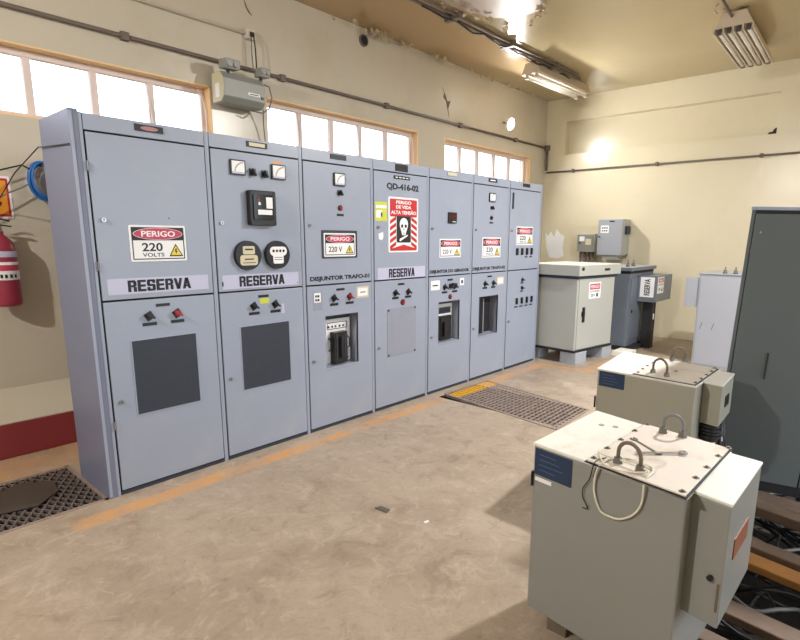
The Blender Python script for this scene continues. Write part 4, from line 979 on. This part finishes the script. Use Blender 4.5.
nR = Vector((dR.y, -dR.x)); org = dL*-.0145; dR_ = dR
text_on('PERIGO', .27, .465, .945, .985, org+nR*.001, dR, nR, m_white, s); text_on('ALTA TENSÃO', .26, .475, .895, .92, org, dR, nR, m_ink, s); text_on('220 V', .28, .37, .84, .875, org, dR, nR, m_ink, s)
MB().prism(q4(.40, .44, -.0155, -.0145), .835, .88).build('warning_triangle', m_ink, s)
MB().prism(q4(.50, .62, -.054, -.05), 1.16, 1.19).build('maker_plate', m_black, e)
c0 = dR*.02-dL*.05; MB().cyl((c0.x, c0.y, 1.195), (c0.x+nR.x*.01, c0.y+nR.y*.01, 1.195), .022, n=14).build('hole_cap', m_black, e)
for (u0, u1, v0, v1, lab) in ((.02, .26, -.02, .20, 'grey concrete block under the front left corner of the grey-green housing'), (.66, .88, .0, .22, 'grey concrete block under the front right corner of the grey-green housing'),
                              (.02, .24, .52, .70, 'concrete block under the rear left corner of the grey-green housing'), (.64, .86, .52, .70, 'concrete block under the rear right corner of the grey-green housing')):
    bq = [tuple(P0+Vector(p)) for p in q4(u0, u1, v0, v1)]
    tag(MB().prism(bq, 0, .15).build('concrete_block', m_conc, bevel=.006), lab, 'concrete block')

# ------------------------------------------------------------------ slate-blue transformer behind it
e = thing('transformer_housing', 'slate-blue transformer housing with protruding terminal box and vertical label, by the far wall', 'transformer', (6.45, -.66, 0))
MB().box(0, .95, 0, .80, .06, 1.08).build('body', m_blue, e, bevel=.006)
MB().box(-.03, .98, -.03, .83, 1.12, 1.165).build('lid', m_blue, e, bevel=.004); MB().box(.0, .95, .0, .8, 1.08, 1.12).build('lid_gap', m_gap, e)
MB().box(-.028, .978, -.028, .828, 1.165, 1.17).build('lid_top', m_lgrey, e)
MB().box(.04, .90, -.012, 0, .14, 1.02).build('side_panel', m_blue, e, bevel=.003)
tb = MB().box(.30, 1.0, -.26, -.012, .68, 1.05).build('terminal_box', m_blue, e, bevel=.005)
l1 = MB().box(.296, .30, -.235, -.045, .75, 1.03).build('label_panel', m_white, e)
# vertical RESERVA lettering on the -x face
def text_x(s, y0, y1, z0, z1, x, m, par, rot=False):
    if rot: o = text(s, z0, z1, y0, y1, 0, m, par, .03)
    else: o = text(s, y0, y1, z0, z1, 0, m, par, .02)
    for v_ in o.data.vertices:
        a, b, c = v_.co
        v_.co = (x+b, c-.28 if rot else -a, a if rot else c)
    return o
text_x('RESERVA', .10, .18, .775, 1.005, .296, m_ink, l1, True)
s = MB().box(.36, .62, -.264, -.26, .80, 1.03).build('warning_sign', m_white, e); pl('header', rect(.38, .60, .955, 1.01), -.266, -.264, m_pink, s)
text('PERIGO', .41, .57, .965, .998, -.266, m_white, s, .02); text('ALTA TENSÃO', .385, .595, .915, .938, -.264, m_ink, s); text('220', .40, .47, .84, .875, -.264, m_ink, s, .02)
pl('warning_triangle', [(.52, .83), (.58, .83), (.55, .885)], -.266, -.264, m_ink, s)
MB().box(.42, .56, -.20, -.06, .0, .68).build('cable_duct', m_gap, e, bevel=.004)
MB().box(.60, .66, -.16, -.08, .0, .68).build('support_post', m_blue, e)
pl('tie_tag', rect(.46, .50, .42, .50), -.204, -.20, m_white, e)
MB().box(-.01, .42, -.10, .0, .02, .06).box(-.01, .92, .0, .8, .0, .06).build('base_rail', m_gap, e)
lg_ = MB().cyl((.12, -.012, .55), (.12, -.02, .55), .022, n=14).build('lock', m_black, e)
for x in (.20, .42):
    i_ = MB(); i_.lathe([(.025, 1.17), (.03, 1.19), (.015, 1.20), (.022, 1.215), (.010, 1.225), (.010, 1.26)], x, .12, 12); i_.build('bushing', m_bolt, e, smooth=True)

# pale plinth strip between block and blue transformer
o = MB().box(6.08, 6.40, -.84, -.62, 0, .05).build('trim_2', m_beiget); struct(o)

# ------------------------------------------------------------------ wall boxes on the far wall
e = thing('wall_cabinet', 'pale grey electrical cabinet mounted on the far wall above the slate-blue housing', 'electrical cabinet', (7.65, -.05, 1.29))
MB().box(.012, .309, 0, .41, 0, .58).build('casing', m_gg, e, bevel=.004)
dr_ = MB().box(0, .012, .008, .402, .008, .572).build('door', m_lgrey, e, bevel=.002)
MB().box(-.003, 0, .14, .22, .535, .555).build('nameplate', m_black, dr_); l_ = MB().box(-.003, 0, .225, .36, .36, .48).build('label_panel', m_white, dr_)
for k in range(2):
    for j in range(3): MB().box(-.004, -.003, .245+.035*j, .27+.035*j, .385+.045*k, .405+.045*k).build('print_mark', m_ink, l_)
MB().cyl((0, .375, .30), (-.012, .375, .30), .012).build('lock', m_black, dr_)
MB().box(.10, .26, -.03, 0, .34, .47).build('side_bracket', m_dkgrey, e)
MB().box(.05, .30, .08, .33, -.07, 0).build('cable_tray', m_gg, e)
MB().tube([(.15, -.01, -.05), (.17, -.03, -.01), (.2, -.02, .02)], .012, 6).build('cable', m_cableg, e)
e = thing('meter_box', 'small beige-grey meter box on the far wall left of the pale wall cabinet', 'electrical box', (7.80, .465, 1.335))
MB().box(0, .16, 0, .32, 0, .30).build('casing', m_gg, e, bevel=.005)
MB().box(-.004, 0, .015, .305, .015, .285).build('cover', m_beige, e); pl_ = MB().box(-.006, -.004, .18, .27, .18, .26).build('label_panel', m_white, e)
MB().box(-.006, -.004, .06, .16, .12, .22).build('window_plate', m_cream, e)
MB().cyl((-.004, .26, .15), (-.016, .26, .15), .014).build('knob', m_black, e)
for k in range(4): MB().cyl((.08, .05+.075*k, -.0), (.08, .05+.075*k, -.55), .018, n=10).build('conduit', m_conduit, e, smooth=True)

# ------------------------------------------------------------------ light grey housing at right
e = thing('transformer_housing', 'light grey upright housing with two bushings on top beside the dark cabinet', 'transformer', (6.10, -1.62, 0))
MB().box(0, .75, -.70, 0, .0, 1.145).build('body', m_lgrey, e, bevel=.006)
MB().box(-.015, .765, -.715, .015, 1.145, 1.157).build('lid', m_lgrey, e, bevel=.003)
MB().box(-.008, 0, -.68, -.02, .04, 1.10).build('front_panel', m_lgrey, e, bevel=.002)
MB().box(.02, .42, .0, .150, .74, 1.09).build('side_box', m_lgrey, e, bevel=.004); MB().box(.02, .03, .145, .152, .74, 1.09).build('edge_strip', m_steel2, e)
for y in (-.25, -.36):
    i_ = MB(); i_.lathe([(.022, 1.157), (.028, 1.17), (.014, 1.18), (.022, 1.195), (.009, 1.205), (.009, 1.235)], .10, y, 12); i_.build('bushing', m_bolt, e, smooth=True)
for y in (-.08, -.21): MB().add([(-.009, y, .56), (-.009, y-.005, .56), (-.009, y+.016, .48), (-.009, y+.021, .48), (-.012, y, .56), (-.012, y-.005, .56), (-.012, y+.016, .48), (-.012, y+.021, .48)], [(0, 1, 2, 3), (7, 6, 5, 4), (0, 4, 5, 1), (2, 6, 7, 3), (1, 5, 6, 2), (0, 3, 7, 4)]).build('scratch_mark', m_dkgrey, e)

# ------------------------------------------------------------------ dark upright cabinet at the right edge
a_ = Vector((2.591, -2.655)); b_ = Vector((2.735, -3.165)); dv = (b_-a_).normalized(); nv = Vector((-dv.y, dv.x))
nv = Vector((1.0, -.02))
e = thing('upright_cabinet', 'tall dark grey-green metal cabinet at the right edge standing on planks', 'cabinet', (*a_, 0.0))
e.rotation_mode = 'QUATERNION'; from mathutils import Quaternion; e.rotation_quaternion = Quaternion(Vector((nv.x, nv.y, 0)), math.radians(2.0))
def q5(u0, u1, v0, v1): return [tuple(dv*u0+nv*v0), tuple(dv*u1+nv*v0), tuple(dv*u1+nv*v1), tuple(dv*u0+nv*v1)]
MB().prism(q5(0, .62, .012, .55), .06, 1.725).build('body', m_dark, e, bevel=.005)
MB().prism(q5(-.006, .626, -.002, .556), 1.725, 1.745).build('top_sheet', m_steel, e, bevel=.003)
MB().prism(q5(.022, .462, -.008, .010), .09, 1.705).build('door', m_dark, e, bevel=.004)
MB().prism(q5(.47, .60, -.006, .010), .09, 1.705).build('door', m_dark, e, bevel=.004)
MB().prism(q5(.0, .62, .004, .012), .06, 1.725).build('door_seal', m_gap, e)
MB().prism(q5(.0, .018, -.006, .012), .06, 1.725).build('corner_post', m_dark, e)
MB().prism(q5(-.0, .62, .0, .55), .025, .06).build('plinth', m_gap, e)
w5 = dv*.20; MB().cyl((w5.x-.016, w5.y, .74), (w5.x-.016, w5.y, .90), .004, n=8).build('pull_rod', m_gap, e)
w5 = dv*.06; MB().cyl((w5.x-nv.x*.008, w5.y-nv.y*.008, 1.60), (w5.x-nv.x*.012, w5.y-nv.y*.012, 1.60), .005).build('rivet', m_chrome, e)
for z in (.5, 1.15): w5 = dv*.465; MB().cyl((w5.x-nv.x*.012, w5.y-nv.y*.012, z), (w5.x-nv.x*.012, w5.y-nv.y*.012, z+.07), .006).build('hinge', m_chrome, e)

# ------------------------------------------------------------------ trench: timbers and cables
def beam(x0, x1, dx0, dx1, m, label, z0=-.09, z1=.0, ya=-2.66, yb=-4.62):
    P = [(x0, ya), (x1, ya), (x1+dx1, yb), (x0+dx0, yb)]
    tag(MB().prism(P, z0, z1).build('timber_beam', m, bevel=.006), label, 'timber beam')
k_ = .24*1.0
beam(2.50, 2.66, -.10, -.10, m_wood, 'dark plank under the front edge of the dark cabinet across the trench', .001, .024)
beam(2.98, 3.14, -.10, -.10, m_wood, 'plank across the trench under the rear of the dark cabinet', .001, .024)
beam(2.34, 2.44, -.35, -.35, m_wood, 'dark weathered beam across the trench just in front of the dark cabinet', .001, .06, -2.80)
beam(1.88, 1.98, -.30, -.30, m_wood, 'reddish-brown beam across the trench behind the orange one', .001, .05, -2.80)
beam(1.735, 1.845, -.32, -.32, m_woodo, 'orange-brown timber beam across the cable trench', .001, .04, -2.80)
beam(1.27, 1.38, -.22, -.22, m_wood, 'brown weathered beam across the trench right beside the nearest transformer', .001, .04)
beam(1.04, 1.12, -.2, -.2, m_wood, 'short dark beam under the nearest transformer at the trench edge', .001, .03, -2.70)
cp = MB()
for i in range(70):
    cx, cy = random.uniform(1.1, 3.3), random.uniform(-4.1, -2.95); z = random.uniform(-.40, -.06); pts = []
    a = random.random()*2*PI; r = random.uniform(.08, .30)
    for k in range(7):
        pts.append((min(3.8, max(1.05, cx+r*math.cos(a+k*.7)+random.gauss(0, .03))), min(-2.85, max(-4.4, cy+r*math.sin(a+k*.7)+random.gauss(0, .03))), min(-.02, max(-.42, z+random.gauss(0, .04)))))
    cp.tube(spline(pts, 4), random.choice((.006, .009, .013)), 5)
tag(cp.build('cable_pile', mat('dusty_black_cable', S(66, 66, 68), .4)), 'tangle of black cables lying in the trench at lower right', 'cables', kind='stuff')
for i, (x, lab) in enumerate(((1.52, 'grey cable curving over the black tangle beside the orange beam'), (2.14, 'grey cable bent in the trench in front of the dark cabinet'))):
    pts = [(x+.08, -2.84, -.12), (x+.02, -2.98, -.06), (x-.06, -3.10, -.05), (x+.02, -3.2, -.04), (x+.12, -3.3, -.08), (x+.1, -3.6, -.2)]
    tag(MB().tube(spline(pts, 6), .009, 8).build('cable', m_cableg, smooth=True), lab, 'cable')
tb_ = thing('pallet_bracket', 'small rusty steel bracket under the terminal box of the nearest transformer', 'bracket', (.80, -3.12, 0.0))
MB().box(0, .16, -.02, .04, 0, .012).build('plate', m_iron, tb_); MB().box(0, .012, -.02, .04, .012, .09).build('upright', m_iron, tb_); MB().cyl((.09, .01, .012), (.09, .01, .05), .014, n=6).build('bolt', m_bolt, tb_)
# pebbles of plaster on the floor
for i, (x, y, s, lab) in enumerate(((2.93, -1.60, .02, 'small white plaster crumb lying beside the near end of the bar grating'), (2.78, -1.53, .015, 'tiny pale crumb on the floor left of the bar grating end'))):
    c_ = MB(); c_.lathe([(s*.5, 0), (s, s*.4), (s*.7, s*.9), (s*.2, s*1.1)], x, y, 7); tag(c_.build('plaster_crumb', m_flake), lab, 'debris')
